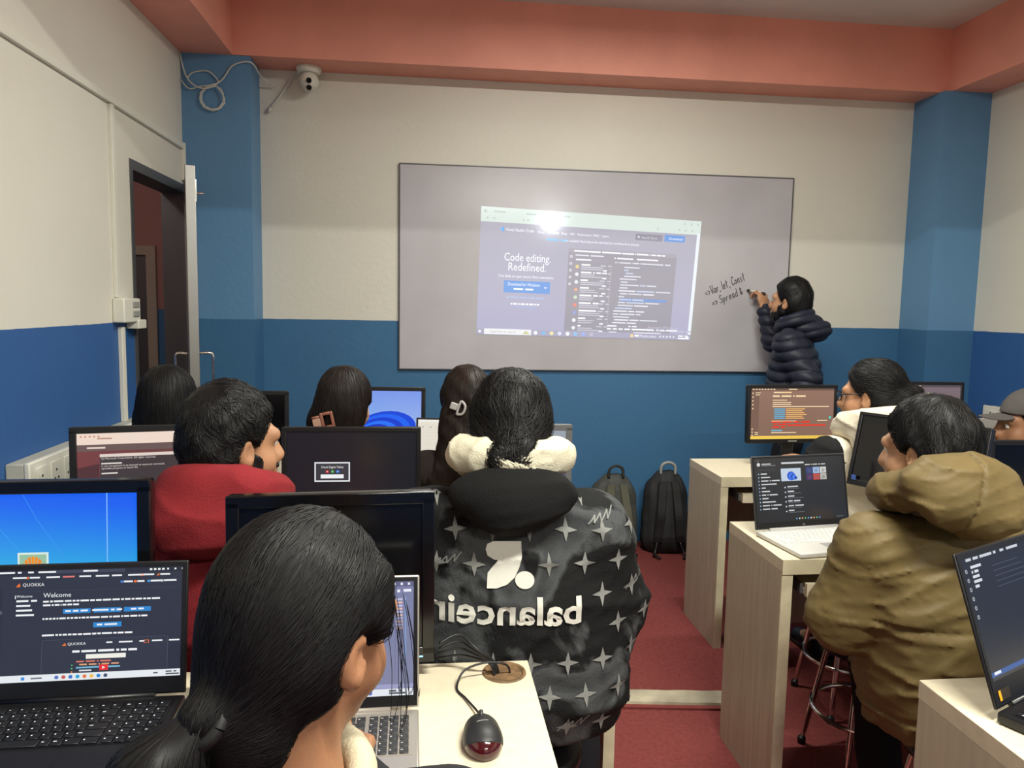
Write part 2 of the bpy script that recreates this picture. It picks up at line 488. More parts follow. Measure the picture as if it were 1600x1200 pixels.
M_ALU = mat('brushed_aluminium', (160, 159, 156), .38, metal=.85, bump=(20, .05, (1, 1, 30)))
M_ALUD = mat('dull_aluminium', (110, 110, 112), .45, metal=.6)
M_CHROME = mat('chrome', (215, 212, 208), .12, metal=1)
M_CABLE = mat('grey_cable', (150, 152, 150), .5)
M_BCABLE = mat('black_cable', (26, 27, 28), .45)
M_WCABLE = mat('white_cable', (205, 205, 198), .5)
M_INK = mat('marker_ink', (38, 38, 46), .5)
M_BOARD = mat('whiteboard_surface', (186, 183, 189), .2, spec=.55, noise=(1.6, .1), bump=(2.2, .06))

# ------------------------------------------------------------------ lamps of the room, with added fill
def tube_lamp(x, y, z, power, label):
    t = thing('tube_lamp', label, 'lamp', (x, y, z), group='ceiling tube lamps')
    MB().box(-.62, -.03, -.045, .62, .03, 0, .004).build('housing', M_WHITEP, t)
    for sx in (-1, 1): MB().box(sx * .6 - .018, -.02, -.085, sx * .6 + .018, .02, -.04, .003).build('lamp_holder', M_WHITEP, t)
    MB().tube([(-.585, 0, -.075), (.585, 0, -.075)], .014, 12).build('glass_tube', mat('tube_glow', (255, 246, 226), .3, emit=((255, 246, 226), 3.0)), t)
    l = bpy.data.lights.new('tube_light', 'AREA'); l.shape = 'RECTANGLE'; l.size = 1.15; l.size_y = .05; l.energy = power; l.color = (.98, .985, .88)
    lo = bpy.data.objects.new('tube_light', l); COL.objects.link(lo); lo.parent = t; lo.location = (0, 0, -.1)
    l.spread = math.pi
    return t
for i, (x, y, k) in enumerate(TUBES):
    tube_lamp(x, y, ZC, TUBE_POWER * k, ['white tube lamp on ceiling above the front rows of desks', 'white tube lamp on ceiling at the back of the room'][i])
tube_lamp(1.0, 2.95, ZC, FRONT_FILL_POWER, 'added fill tube lamp, out of view, in the bay beside the whiteboard')

pj = thing('projector', 'white ceiling projector aimed at the whiteboard', 'projector', (1.41, .50, 2.47))
MB().box(-.15, -.24, -.05, .15, .0, .05, .012).build('projector_body', M_WHITEP, pj)
MB().tube([(0, -.12, .05), (0, -.12, ZC - 2.47)], .018, 12).build('ceiling_pole', M_WHITEP, pj)
MB().lathe([(.0, .0), (.028, .0), (.034, .006), (.034, -.02)], 20, (0, .0, 0), 'y').build('lens', M_GLOSS, pj)
_l = bpy.data.lights.new('projector_light', 'SPOT'); _l.energy = PROJ_POWER; _l.shadow_soft_size = .022; _l.spot_size = math.radians(38); _l.spot_blend = 1.0; _l.color = (.92, .97, 1)
_o = bpy.data.objects.new('projector_light', _l); COL.objects.link(_o); _o.parent = pj; _o.location = (0, .03, 0)
_o.rotation_euler = (Vector((1.0, BY_, 1.72)) - Vector((1.41, .53, 2.47))).to_track_quat('-Z', 'Y').to_euler()

# ------------------------------------------------------------------ room shell
def struct(name, mb, m): return tag(mb.build(name, m), kind='structure')
struct('floor', MB().box(-3.4, YR - .1, -.1, XR + .1, 6.4, 0), M_FLOOR)
struct('ceiling', MB().box(-3.4, YR - .1, ZC, XR + .1, 6.4, ZC + .1), M_CEIL)
struct('wall_back', MB().box(XL - .12, YB, 0, XR + .1, YB + .12, ZC), M_BACK)
struct('wall_right', MB().box(XR, YR, 0, XR + .12, YB, ZC), M_SIDE)
struct('wall_rear', MB().box(XL - .12, YR - .12, 0, XR + .12, YR, ZC), M_SIDE)
DY0, DY1, DZ = 3.645, 4.455, 2.12
struct('wall_left', MB().box(XL - .12, YR, 0, XL, DY0, ZC).box(XL - .12, DY0, DZ, XL, DY1, ZC).box(XL - .12, DY1, 0, XL, YB, ZC), M_SIDE)
struct('trim_1', MB().box(XL, YF, 0, -.955, YB, ZS), M_PILLAR).name = 'trim_1'          # corner pillars
struct('trim_2', MB().box(3.055, YF - .05, 0, XR, YB, ZS), M_PILLAR)
struct('trim_3', MB().box(XL, YF - .01, ZS, XR, YB, ZC), M_SALMON)                        # beams
struct('trim_4', MB().box(XL, YR, ZS, -1.045, YF - .01, ZC), M_SALMON)
struct('trim_5', MB().box(3.1, YR, ZS, XR, YF - .01, ZC), M_SALMON)
struct('trim_6', MB().box(-1.045, 1.5, ZS, 3.1, 1.78, ZC), M_SALMON)
# corridor seen through the open door
struct('wall_corridor_end', MB().box(-3.4, 6.2, 0, -2.8, 6.3, ZC).box(-2.8, 6.2, 1.9, -2.06, 6.3, ZC).box(-2.06, 6.2, 0, XL, 6.3, ZC), M_CORR)
struct('wall_corridor_side', MB().box(-3.4, 1.5, 0, -3.3, 6.3, ZC), M_CORR)
struct('wall_corridor_near', MB().box(-3.4, 1.4, 0, XL - .12, 1.5, ZC), M_CORR)
struct('wall_corridor_right', MB().box(XL - .12, YB, 0, XL, 6.3, ZC), M_CORR)
cl = thing('corridor_fill_lamp', 'added unseen round lamp lighting the corridor behind the door', 'lamp', (-2.3, 3.1, ZC))  # unseen lamp added to light the corridor and the door reveal
MB().lathe([(0, -.07), (.08, -.065), (.13, -.04), (.14, 0)], 24).build('lamp_shade', mat('shade_glow', (255, 240, 220), .4, emit=((255, 240, 220), 1.5)), cl)
_l = bpy.data.lights.new('corridor_fill_light', 'POINT'); _l.energy = 16; _l.shadow_soft_size = .12; _l.color = (1, .93, .85)
_o = bpy.data.objects.new('corridor_fill_light', _l); COL.objects.link(_o); _o.parent = cl; _o.location = (0, 0, -.2)
# door of the corridor's end wall
dr = tag(bpy.data.objects.new('door_2', None), kind='structure'); COL.objects.link(dr); dr.location = (-2.43, 6.2, 0)
MB().box(-.37, -.03, 0, -.31, .07, 1.9).box(.30, -.03, 0, .37, .07, 1.9).box(-.31, -.03, 1.83, .30, .07, 1.9).build('door_frame', mat('beige_frame', (196, 184, 164), .5), dr)
MB().box(-.31, .0, .02, .17, .04, 1.83).build('door_leaf', mat('cream_door', (196, 178, 150), .5), dr)
MB().box(.17, .0, .02, .30, .04, 1.83).build('door_edge', M_ALUD, dr)
MB().box(-.28, -.012, 1.1, .10, 0, 1.78).build('poster', mat('maroon_poster', (104, 28, 40), .4, noise=(5, .5), two=(120, 110, 150)), dr)

# door frame and leaf that stands ajar
d1 = tag(bpy.data.objects.new('door_1', None), kind='structure'); COL.objects.link(d1); d1.location = (XL, DY0, 0)
MB().box(-.12, 0, 0, .004, .035, DZ).box(-.12, DY1 - DY0 - .035, 0, .004, DY1 - DY0, DZ).box(-.12, .035, DZ - .045, .004, DY1 - DY0 - .035, DZ).build('door_frame', M_ALUD, d1)
leaf = thing('door_leaf', 'aluminium glazed door leaf standing ajar beside the blue corner pillar', 'door', (XL + .036, DY1 - .08, 0), math.radians(17.1))
LW, LH = .765, 2.10
MB().box(-.022, -LW, .01, .022, -LW + .075, LH, .003).build('stile', M_ALU, leaf)
MB().box(-.022, -.07, .01, .022, 0, LH, .003).build('stile', M_ALU, leaf)
for z0, z1 in ((.01, .16), (.95, 1.03), (LH - .09, LH)): MB().box(-.02, -LW + .075, z0, .02, -.07, z1, .002).build('rail', M_ALU, leaf)
MB().box(-.004, -LW + .075, .16, .004, -.07, .95).build('panel', mat('smoked_panel', (70, 74, 80), .2), leaf)
MB().box(-.004, -LW + .075, 1.03, .004, -.07, LH - .09).build('glass_pane', mat('smoked_panel', (70, 74, 80), .2), leaf)
for sx in (-1, 1):
    MB().tube(smooth_path([(sx * .022, -LW + .035, 1.25), (sx * .075, -LW + .035, 1.25), (sx * .08, -LW + .035, 1.2), (sx * .08, -LW + .04, 1.10), (sx * .075, -LW + .04, 1.06), (sx * .022, -LW + .04, 1.06)], 4), .007, 8).build('pull_handle', M_CHROME, leaf)
MB().tube([(.02, -LW + .03, 1.98), (.06, -LW + .03, 1.98)], .006, 8).box(.02, -LW + .01, 1.94, .026, -LW + .05, 2.04, .001).build('latch_bolt', M_CHROME, leaf)

# cable trunking, switches and sockets of the left wall
t = thing('cable_trunking', 'long white plastic cable trunking running level above the door', 'trunking', (XL, 1.0, 2.32))
MB().box(0, 0, -.016, .018, 3.40, .016, .002).build('trunking_cover', M_WHITEP, t)
MB().box(0, 3.385, -.18, .02, 3.415, .018, .002).build('trunking_end', M_WHITEP, t)
t = thing('cable_trunking', 'upright white trunking from the level trunking down to the switch box', 'trunking', (XL, 3.445, 1.502))
MB().box(0, -.016, 0, .016, .016, .80, .002).build('trunking_cover', M_WHITEP, t)
t = thing('cable_trunking', 'upright white trunking below the switch box on the blue paint', 'trunking', (XL, 3.475, .965))
MB().box(0, -.019, 0, .018, .019, .41, .002).build('trunking_cover', M_WHITEP, t)
t = thing('switch_box', 'white wall switch box mounted beside the door opening', 'switch', (XL, 3.52, 1.375))
MB().box(0, -.115, .02, .05, .07, .125, .006).build('box_body', M_WHITEP, t)
MB().box(0, .03, -.01, .055, .125, .03, .004).build('cover_strip', M_WHITEP, t)
for z in (.045, .085): MB().box(.05, -.02, z, .056, .045, z + .025, .002).build('rocker', M_GREYP, t)
MB().tube(smooth_path([(XL + .012, 4.402, 2.133), (XL + .013, 4.405, 2.10), (XL + .013, 4.408, 2.05), (XL + .012, 4.408, 1.98)], 5), .006, 6).build('door_cable', M_BCABLE)
tag(bpy.data.objects['door_cable'], 'thin black cable hanging from the trunking end above the door', 'cable')

def socket_box(loc, L, H, label, plugs, D=.075):
    t = thing('wall_socket_box', label, 'socket', loc)
    MB().box(0, 0, 0, D * .75, L, H, .004).build('back_box', mat('socket_shadow_plastic', (188, 186, 172), .45), t)
    MB().box(D * .75, -.004, -.004, D, L + .004, H + .004, .005).build('face_plate', M_WHITEP, t)
    n = max(2, int(L / .085))
    for i in range(n):
        y = .02 + (L - .04) * (i + .5) / n
        fp = MB().box(D, y - .034, .02, D + .004, y + .034, H - .02, .0015).build('socket_module', M_WHITEP, t)
        mb = MB()
        for dy, dz in ((0, .022), (-.012, -.006), (.012, -.006)): mb.lathe([(.0045, 0), (.0045, .0012), (0, .0012)], 8, (D + .004, y + dy, H / 2 + dz), 'x')
        mb.build('pin_hole', M_BLACK, fp)
    for y, z, path in plugs:
        MB().tube([(D, y, z), (D + .03, y, z), (D + .045, y, z)], [.016, .015, .007], 10).build('plug', M_GREYP, t)
        MB().tube(smooth_path([(D + .045, y, z)] + path, 6), .005, 8).build('plug_cable', M_CABLE, t)
    return t
sb = socket_box((XL, 2.53, .825), .42, .145, 'large white multi socket box on blue wall with grey cables plugged in',
    [(.07, .05, [(.11, .13, .045), (.13, .22, -.02), (.12, .30, -.10)]), (.27, .095, [(.11, .33, .09), (.14, .40, .03), (.13, .44, -.08)])])
MB().lathe([(.0, .0), (.036, 0), (.04, .01), (.036, .03), (.02, .04), (0, .04)], 20, (.078, .375, .085), 'x').build('round_adapter', M_WHITEP, sb)
sb2 = socket_box((XL, 3.27, .895), .36, .07, 'slim white socket box under the upright trunking', [])
MB().box(.075, .30, .03, .082, .315, .045).build('indicator_lamp', mat('red_light', (190, 40, 30), .4), sb2)
sb3 = socket_box((XR, 4.14, .85), .22, .11, 'white socket box on right wall behind the capped person', [])
sb3.rotation_euler = (0, 0, math.pi)
mb = MB()
for k in range(5):
    mb.tube(smooth_path([(0, -.03 * k, .06), (-.05 - .02 * k, -.02 * k - .02, .02 - .03 * k), (-.1, -.05 * k + .05, -.10), (-.05 - .03 * k, .04 * k - .1, -.16), (-.02, -.1 + .05 * k, -.3)], 6), .005, 6)
tag(mb.build('cable_bundle', M_BCABLE, None, (XR - .085, 4.05, .86)), 'tangle of black cables hanging under the socket box on right wall', 'cables')

# security camera and its cable
cc = thing('security_camera', 'white dome security camera under the salmon beam', 'camera', (-.665, 4.57, ZS))
MB().lathe([(.0, 0), (.058, 0), (.06, -.012), (.052, -.026), (.045, -.03)], 28).build('mount_base', M_WHITEP, cc)
R = rotm(math.radians(188), math.radians(-28))
o, _ = sdf_obj('camera_body', xf(el((0, 0, 0), (.046, .05, .046)), (0, -.004, -.066), R), .004, M_WHITEP, cc, (0, 0, 0))
for dz in (.016, -.016):
    c = np.array((0, -.004, -.066)) + R @ np.array((0, .041, dz)); e = np.array((0, -.004, -.066)) + R @ np.array((0, .053, dz))
    lm = MB().tube([tuple(c), tuple(e)], .0125, 16).build('lens', M_GLOSS, cc)
MB().tube(smooth_path([(-.045, .045, -.018), (-.08, .055, -.02), (-.11, .058, -.07), (-.15, .058, -.13), (-.19, .058, -.18)], 6), .005, 8).tube([(-.19, .058, -.18), (-.205, .058, -.205)], .008, 8).build('camera_cable', M_WCABLE, cc)
cc.scale = (1.18, 1.18, 1.18)
wc = thing('white_cable', 'coiled white cable hanging on the blue corner pillar', 'cable', (-1.15, YF, 2.58))
Yc = -.012
MB().tube(smooth_path([(-.165, Yc, .225), (-.14, Yc, .12), (-.09, Yc - .01, .06), (-.02, Yc - .01, .05), (.05, Yc, .10), (.10, Yc, .17), (.15, Yc, .195), (.19, Yc, .20), (.215, Yc + .02, .19), (.23, .1, .16), (.27, .2, .14), (.29, .21, .13)], 6), .0042, 8).build('cable_run', M_WCABLE, wc)
pts = []
for k in range(44):
    a = 2 * math.pi * k / 16 + 1.6; rr = .062 + .006 * math.sin(k * 1.3)
    pts.append((rr * math.cos(a), Yc - .004 - .0016 * (k % 16) / 4, rr * math.sin(a) + .0))
MB().tube(pts, .0032, 6).build('cable_coil', M_WCABLE, wc)
MB().tube(smooth_path([(-.165, Yc, .09), (-.12, Yc - .005, .045), (-.06, Yc, .06), (.0, Yc - .01, .068), (.03, Yc, .09), (-.02, Yc, .14), (-.1, Yc, .13), (-.13, Yc, .1)], 6), .0036, 6).build('cable_loop', M_WCABLE, wc)

# ------------------------------------------------------------------ whiteboard, projection and handwriting
BX0, BX1, BZ0, BZ1, BY = -.1617, 2.2783, 1.1009, 2.3209, YB - .016
wb = thing('whiteboard', 'large grey white whiteboard fixed to the wall with thin metal edges', 'whiteboard', (BX0, YB, BZ0))
W_, H_ = BX1 - BX0, BZ1 - BZ0
MB().box(.006, -.016, .006, W_ - .006, 0, H_ - .006).build('writing_surface', M_BOARD, wb)
for b in ((0, 0, W_, .007), (0, H_ - .007, W_, H_), (0, .007, .007, H_ - .007), (W_ - .007, .007, W_, H_ - .007)):
    MB().box(b[0], -.019, b[1], b[2], 0, b[3], .001).build('edge_strip', mat('board_edge', (92, 92, 98), .4, metal=.4), wb)

def vs_page():
    s = Scr(1.78)
    s.grad(0, 0, 1, 1, lambda a, b: (150 + 4 * b, 150 + 4 * b, 166 + 20 * b), 8, 8, 0)
    s.rect(0, 0, 1, .115, (196, 212, 206), 1)
    s.rect(.985, .1, .015, .855, (214, 224, 232), 2)
    G = (170, 186, 182)
    s.disc(.02, .035, .008, G); s.text('Startup', .055, .042, .011, G); s.text('Visual Studio Code - Code', .2, .045, .011, G)
    for u in (.92, .95, .98): s.text('x', u, .04, .012, G)
    for u in (.03, .06, .19, .21, .8, .9, .93, .96): s.disc(u, .085, .005, G)
    Wt = (236, 240, 250)
    s.poly([(.085, .165), (.1, .15), (.1, .185)], (80, 170, 235), 3); s.rect(.098, .145, .006, .04, (60, 150, 225), 3)
    s.text('Visual Studio Code', .112, .178, .0145, Wt, width=.125)
    for t, u in (('Docs', .255), ('Updates', .30), ('Blog', .362), ('API', .4), ('Extensions', .435), ('FAQ', .505), ('Learn', .545)): s.text(t, u, .18, .0105, Wt)
    s.rect(.70, .135, .125, .052, (112, 112, 132), 2); s.text('Search Docs', .728, .172, .0105, (205, 208, 220)); s.disc(.715, .16, .005, (205, 208, 220), 3)
    s.rect(.835, .13, .095, .055, (44, 128, 205), 2); s.text('Download', .855, .168, .011, Wt)
    s.text('Version 1.87', .295, .235, .0115, (84, 178, 236)); s.text('is now available! Read about the new features and fixes from January.', .362, .235, .0115, Wt, width=.36)
    s.text('Code editing.', .215, .41, .037, Wt, 'c', width=.21); s.text('Redefined.', .215, .485, .037, Wt, 'c', width=.172)
    s.text('Free. Built on open source. Runs everywhere.', .215, .54, .0125, Wt, 'c', width=.25)
    s.rect(.115, .565, .21, .095, (52, 132, 208), 2); s.text('Download for Windows', .205, .605, .0145, Wt, 'c', width=.145); s.text('Stable Build', .205, .638, .0105, Wt, 'c')
    s.stroke([(.298, .605), (.304, .618), (.31, .605)], .0014, Wt, 3)
    s.text('Web, Insiders edition, or other platforms', .215, .705, .0098, (150, 176, 214), 'c', width=.17)
    s.text('By using VS Code, you agree to its', .215, .757, .0105, Wt, 'c', width=.13); s.text('license and privacy statement.', .215, .782, .009, (140, 160, 205), 'c', width=.10)
    # screenshot of the editor
    s.rect(.40, .285, .50, .665, (130, 129, 143), 1); s.rect(.40, .285, .50, .03, (142, 141, 155), 2)
    for i, (t, u) in enumerate((('File', .425), ('Edit', .45), ('Selection', .475), ('View', .51), ('Go', .533), ('Debug', .553), ('Terminal', .58), ('Help', .615))): s.text(t, u, .31, .009, Wt)
    s.text('serviceWorker.js - create-react-app - Visual Studio Code', .645, .31, .009, Wt, width=.2)
    s.text('EXTENSIONS: MARKETPLACE', .432, .342, .008, (210, 212, 224)); s.rect(.43, .355, .155, .03, (132, 132, 146), 2); s.text('@recommended', .435, .378, .0085, Wt)
    for k in range(5): s.disc(.413, .35 + k * .055, .006, (226, 230, 240), 3); s.disc(.413, .35 + k * .055, .0035, (130, 129, 143), 4)
    names = ['Python', 'GitLens - Git sup', 'C/C++', 'ESLint', 'Debugger for Ch', 'Language Supp', 'vscode-icons', 'Vetur', 'C#']
    ic = [(210, 190, 120), (220, 220, 230), (214, 220, 230), (206, 150, 110), (190, 205, 180), (220, 110, 90), (110, 140, 200), (235, 240, 245), (220, 220, 230)]
    for k, nme in enumerate(names):
        v = .418 + k * .062
        if v > .92: break
        s.disc(.443, v + .01, .0085, ic[k], 3, 10); s.text(nme, .462, v, .0098, Wt); s.text('54.9M  4.5', .55, v, .007, (190, 192, 205))
        s.bars(.462, v + .008, .11, 2, .016, .007, (190, 192, 206), k, 3, .5); s.rect(.562, v + .028, .018, .012, (226, 228, 236), 3)
    for t, u in (('# App.css', .61), ('App.js', .66), ('serviceWorker.js', .715)): s.text(t, u, .352, .009, Wt)
    s.text('src > serviceWorker.js > register > window.addEventListener("load") callback', .615, .385, .008, (205, 208, 220), width=.26)
    r = random.Random(4); v = .41; ind = [2, 2, 2, 2, 1, 1, 1, 1, 1, 1, 1, 1, 1, 1, 0, 0, 0, 0, 0, 0]
    for k in range(20):
        s.rect(.595, v + k * .024, .007, .008, (170, 172, 186), 3)
        u = .622 + ind[k] * .018 + r.uniform(0, .01); n = r.randint(1, 3)
        for j in range(n):
            wl = r.uniform(.02, .09); s.rect(u, v + k * .024, wl, .010, r.choice([(222, 224, 234), (204, 208, 222), (180, 196, 226)]), 3); u += wl + .006
    s.rect(.655, v + 11 * .024 - .006, .215, .022, (70, 128, 200), 2)
    s.text('TERMINAL', .60, .905, .008, Wt); s.text('1: node', .70, .905, .008, Wt)
    s.text('Activate Windows', .79, .912, .0145, (176, 176, 196)); s.text('Go to Settings to activate Windows.', .79, .935, .0095, (176, 176, 196))
    s.text('You can now view create-react-app in the browser.', .60, .93, .0095, Wt); s.text('Local:             http://localhost:3000/', .61, .958, .0085, Wt)
    # taskbar
    s.rect(0, .952, 1, .048, (146, 146, 172), 4)
    s.rect(.01, .966, .01, .018, (240, 244, 250), 5); s.rect(.035, .952, .215, .045, (222, 224, 226), 5); s.text('Type here to search', .06, .982, .0105, (150, 152, 158), L=6)
    s.poly([(.21, .99), (.225, .96), (.245, .99)], (190, 186, 130), 6)
    cols = [(225, 228, 236), (90, 170, 220), (232, 214, 150), (206, 210, 236), (236, 238, 236), (110, 180, 226), (130, 160, 226), (176, 170, 186)]
    for k, c in enumerate(cols): s.disc(.27 + k * .037, .975, .009, c, 5, 10)
    s.disc(.72, .975, .008, (226, 200, 130), 5); s.rect(.733, .966, .02, .016, Wt, 5); s.text('Mostly sunny', .757, .983, .0105, Wt, L=5)
    for k in range(5): s.disc(.855 + k * .016, .975, .004, Wt, 5, 6)
    s.text('8:01 AM', .94, .972, .0085, Wt, L=5); s.text('2/14/2024', .94, .992, .0085, Wt, L=5); s.disc(.985, .975, .006, Wt, 5)
    return s
proj = thing('projected_picture', 'projected web page with code editor glowing on the whiteboard', 'projection', (.3, BY, 1.3))
q = [(.325, 2.086), (1.692, 2.037), (1.65, 1.30), (.305, 1.321)]
vs_page().build('projected_page', [(x - .3, -.0012, z - 1.3) for x, z in q], proj, projected_material(), .0002)

# handwriting: strokes in letter units, laid along a rising baseline
GL = {'=': [[(0, .45), (.5, .45)], [(0, .25), (.5, .25)]], '>': [[(.0, .6), (.4, .35), (0, .1)]], 'V': [[(0, 1), (.3, 0), (.55, 1)]],
      'a': [[(.4, .5), (.15, .55), (0, .25), (.15, 0), (.38, .2), (.4, .5), (.42, 0)]], 'r': [[(0, .5), (.03, 0), (.05, .35), (.25, .52), (.35, .42)]],
      ',': [[(.05, .05), (0, -.2)]], 'l': [[(.08, 1.05), (.02, .1), (.15, 0)]], 'e': [[(0, .28), (.38, .32), (.25, .55), (.02, .35), (.1, .02), (.38, .1)]],
      't': [[(.12, .95), (.1, .1), (.25, 0)], [(-.05, .62), (.35, .65)]], 'C': [[(.55, .8), (.3, 1), (0, .5), (.2, 0), (.55, .15)]],
      'o': [[(.2, .52), (0, .25), (.2, 0), (.4, .27), (.2, .52)]], 'n': [[(0, .5), (.02, 0), (.05, .35), (.25, .52), (.38, .3), (.38, 0)]],
      's': [[(.35, .48), (.1, .5), (.08, .32), (.32, .2), (.25, 0), (0, .04)]], 'S': [[(.5, .9), (.2, 1), (.08, .7), (.4, .4), (.35, .05), (0, .08)]],
      'p': [[(0, .5), (0, -.4)], [(0, .4), (.25, .52), (.38, .25), (.2, 0), (0, .1)]], 'd': [[(.38, .4), (.15, .52), (0, .22), (.15, 0), (.36, .15)], [(.42, 1.05), (.4, 0)]],
      '&': [[(.45, .0), (.12, .6), (.2, .9), (.35, .7), (.05, .3), (.2, 0), (.5, .35)]]}
hw = thing('handwriting', 'black marker handwriting listing var, let, const and spread on the whiteboard', 'writing', (1.74, BY, 1.5))
def write(txt, x0, z0, x1, z1, size):
    d = Vector((x1 - x0, 0, z1 - z0)); L = d.length; d.normalize(); up = Vector((-d.z, 0, d.x)) * .9 + Vector((.18, 0, .1)) * .4
    wid = sum((.35 if c == ' ' else .3 if c in ',l' else .68) for c in txt); k = L / wid; u = 0
    mb = MB()
    for c in txt:
        for st in GL.get(c, []):
            mb.tube(smooth_path([Vector((x0 - 1.74, -.002, z0 - 1.5)) + d * ((u + a) * k) + up * (b * size) for a, b in st], 3), .0019, 5)
        u += .35 if c == ' ' else .3 if c in ',l' else .68
    mb.build('written_line', M_INK, hw)
write('=>Var, let, Const', 1.742, 1.575, 2.0, 1.688, .058)
write('=> Spread &', 1.79, 1.515, 1.985, 1.60, .052)

# ------------------------------------------------------------------ desks
def desk(x0, x1, y0, y1, label, panels, hole=None, tray=None):
    t = thing('desk', label, 'desk', (x0, y0, 0), group=None)
    Wd, Dp = x1 - x0, y1 - y0; H = DESK; T = .038
    if hole is None:
        MB().box(0, 0, H - T, Wd, Dp, H, .0015, 1).build('desk_top', [M_LAM], t)
    else:
        hx, hy = hole[0] - x0, hole[1] - y0; s_ = .044; rr = .038
        mb = MB()
        mb.box(0, 0, H - T, hx - s_, Dp, H).box(hx + s_, 0, H - T, Wd, Dp, H).box(hx - s_, 0, H - T, hx + s_, hy - s_, H).box(hx - s_, hy + s_, H - T, hx + s_, Dp, H)
        n = 32; bm = mb.bm; rows = []
        for k in range(n):
            a = 2 * math.pi * k / n; c, s2 = math.cos(a), math.sin(a); m_ = s_ / max(abs(c), abs(s2))
            rows.append([bm.verts.new((hx + c * q_, hy + s2 * q_, z)) for q_, z in ((m_, H), (rr, H), (rr, H - T), (m_, H - T))])
        for k in range(n):
            a, b = rows[k], rows[(k + 1) % n]
            for i in range(3): bm.faces.new((a[i], b[i], b[i + 1], a[i + 1]))
        mb.build('desk_top', [M_LAM], t)
        MB().lathe([(rr - .001, H - .03), (rr - .001, H + .002), (rr + .005, H + .0025), (rr + .006, H), (rr + .006, H - .001)], 28, (hx, hy, 0)).build('cable_grommet', mat('raw_chipboard', (120, 92, 62), .7, noise=(60, .4)), t)
    MB().box(.0, -.003, H - T - .006, Wd, .0, H + .0005).build('edge_band', M_EDGE, t)
    for x in panels:
        p = MB().box(x - x0, .004, 0, x - x0 + .034, Dp - .004, H - T).build('side_panel', M_LAM_SHADED, t)
        MB().box(x - x0, .0, .0, x - x0 + .034, .004, H - T).build('edge_strip', M_EDGE, p)
    MB().box(.034, Dp - .03, .42, Wd - .034, Dp - .012, H - T).build('modesty_panel', M_LAM_SHADED, t)
    if tray:
        for a, b in tray:
            tr = MB().box(a - x0, .015, H - .112, b - x0, Dp - .06, H - .096, .001, 1).box(a - x0, .0, H - .116, b - x0, .016, H - .076).build('keyboard_tray', M_LAM, t)
            for xx in (a - x0 - .012, b - x0 + .002): MB().box(xx, .02, H - .11, xx + .01, Dp - .06, H - .078).build('slide_rail', M_ALUD, tr)
    return t
desk(-1.295, .212, 1.065, 1.485, 'cream laminate desk with round cable hole and wired mouse on it', (-1.295, -.55, .178), (.159, 1.437), [(-1.22, -.59), (-.48, .14)])
desk(-1.295, .575, 2.13, 2.54, 'cream desk under the monitors before the red hoodie person and the star jacket person', (-1.295, -.13, .541), None, [(-1.22, -.17), (-.06, .5)])
desk(-1.295, .60, 3.12, 3.59, 'cream desk of the three long haired people nearest the board', (-1.295, -.60, .566), None, [(-1.22, -.64), (-.53, .5)])
desk(1.278, 3.30, 3.125, 3.525, 'cream desk near the backpacks with a code monitor on it', (1.278, 2.25, 3.266), None, [(1.38, 2.2), (2.34, 3.2)])
desk(1.04, 3.20, 2.058, 2.455, 'cream desk carrying the open white laptop', (1.04, 2.05, 3.166), None, [(1.12, 1.98), (2.15, 3.1)])
desk(.978, 3.20, .93, 1.346, 'cream desk with worn corner carrying a black gaming laptop', (.978, 2.05, 3.166), None, [(1.08, 1.98)])

# ------------------------------------------------------------------ monitors and laptops
def bake(o, mtx):
    o.data.transform(mtx); return o
def monitor(loc, rz, w, h, zb, label, content, tilt=6, bez=.018, frame=None, chin=None, base='plate', brand=None):
    t = thing('monitor', label, 'monitor', (loc[0], loc[1], DESK), math.radians(rz))
    frame = frame or M_BLACK; chin = chin if chin is not None else bez * 1.3
    if base == 'plate': MB().box(-.11, -.07, 0, .11, .10, .012, .005).build('stand_base', M_BLACK, t)
    else: MB().lathe([(.0, .0), (.115, 0), (.118, .008), (.10, .014), (.03, .02), (0, .02)], 32, (0, .02, 0)).build('stand_base', M_BLACK, t)
    MB().box(-.032, .03, .008, .032, .055, zb + h * .45, .006).build('stand_neck', M_BLACK, t)
    X = Matrix.Translation((0, 0, zb)) @ Matrix.Rotation(math.radians(-tilt), 4, 'X')
    bake(MB().box(-w / 2, -.005, 0, w / 2, .022, h, .006).box(-w * .33, .02, h * .15, w * .33, .042, h * .8, .012).build('housing', frame, t), X)
    bz = MB()
    bz.box(-w / 2, -.012, 0, w / 2, -.003, chin, .002).box(-w / 2, -.012, h - bez, w / 2, -.003, h, .002)
    bz.box(-w / 2, -.012, chin * .5, -w / 2 + bez, -.003, h - bez * .5, .002).box(w / 2 - bez, -.012, chin * .5, w / 2, -.003, h - bez * .5, .002)
    bezel = bake(bz.build('bezel', frame, t), X)
    a, b, c, d = w / 2 - bez + .001, h - bez + .001, chin - .001, -.0065
    if content is None:
        bake(MB().box(-a, d, c, a, -.004, b).build('display', mat('dark_lcd', (9, 9, 13), .16), t), X)
    else:
        disp_ = content.build('display', [X @ Vector(p) for p in ((-a, d, b), (a, d, b), (a, d, c), (-a, d, c))], t)
    if brand: bake(MB().box(-.022, -.0128, chin * .35, .022, -.0118, chin * .6).build('brand_mark', M_GREYP, bezel), X)
    MB().box(w / 2 - .03, -.0128, chin * .35, w / 2 - .022, -.011, chin * .35 + .003).build('power_light', mat('power_led', (150, 200, 230), .4, emit=((120, 190, 240), .6)), t).data.transform(X)
    return t

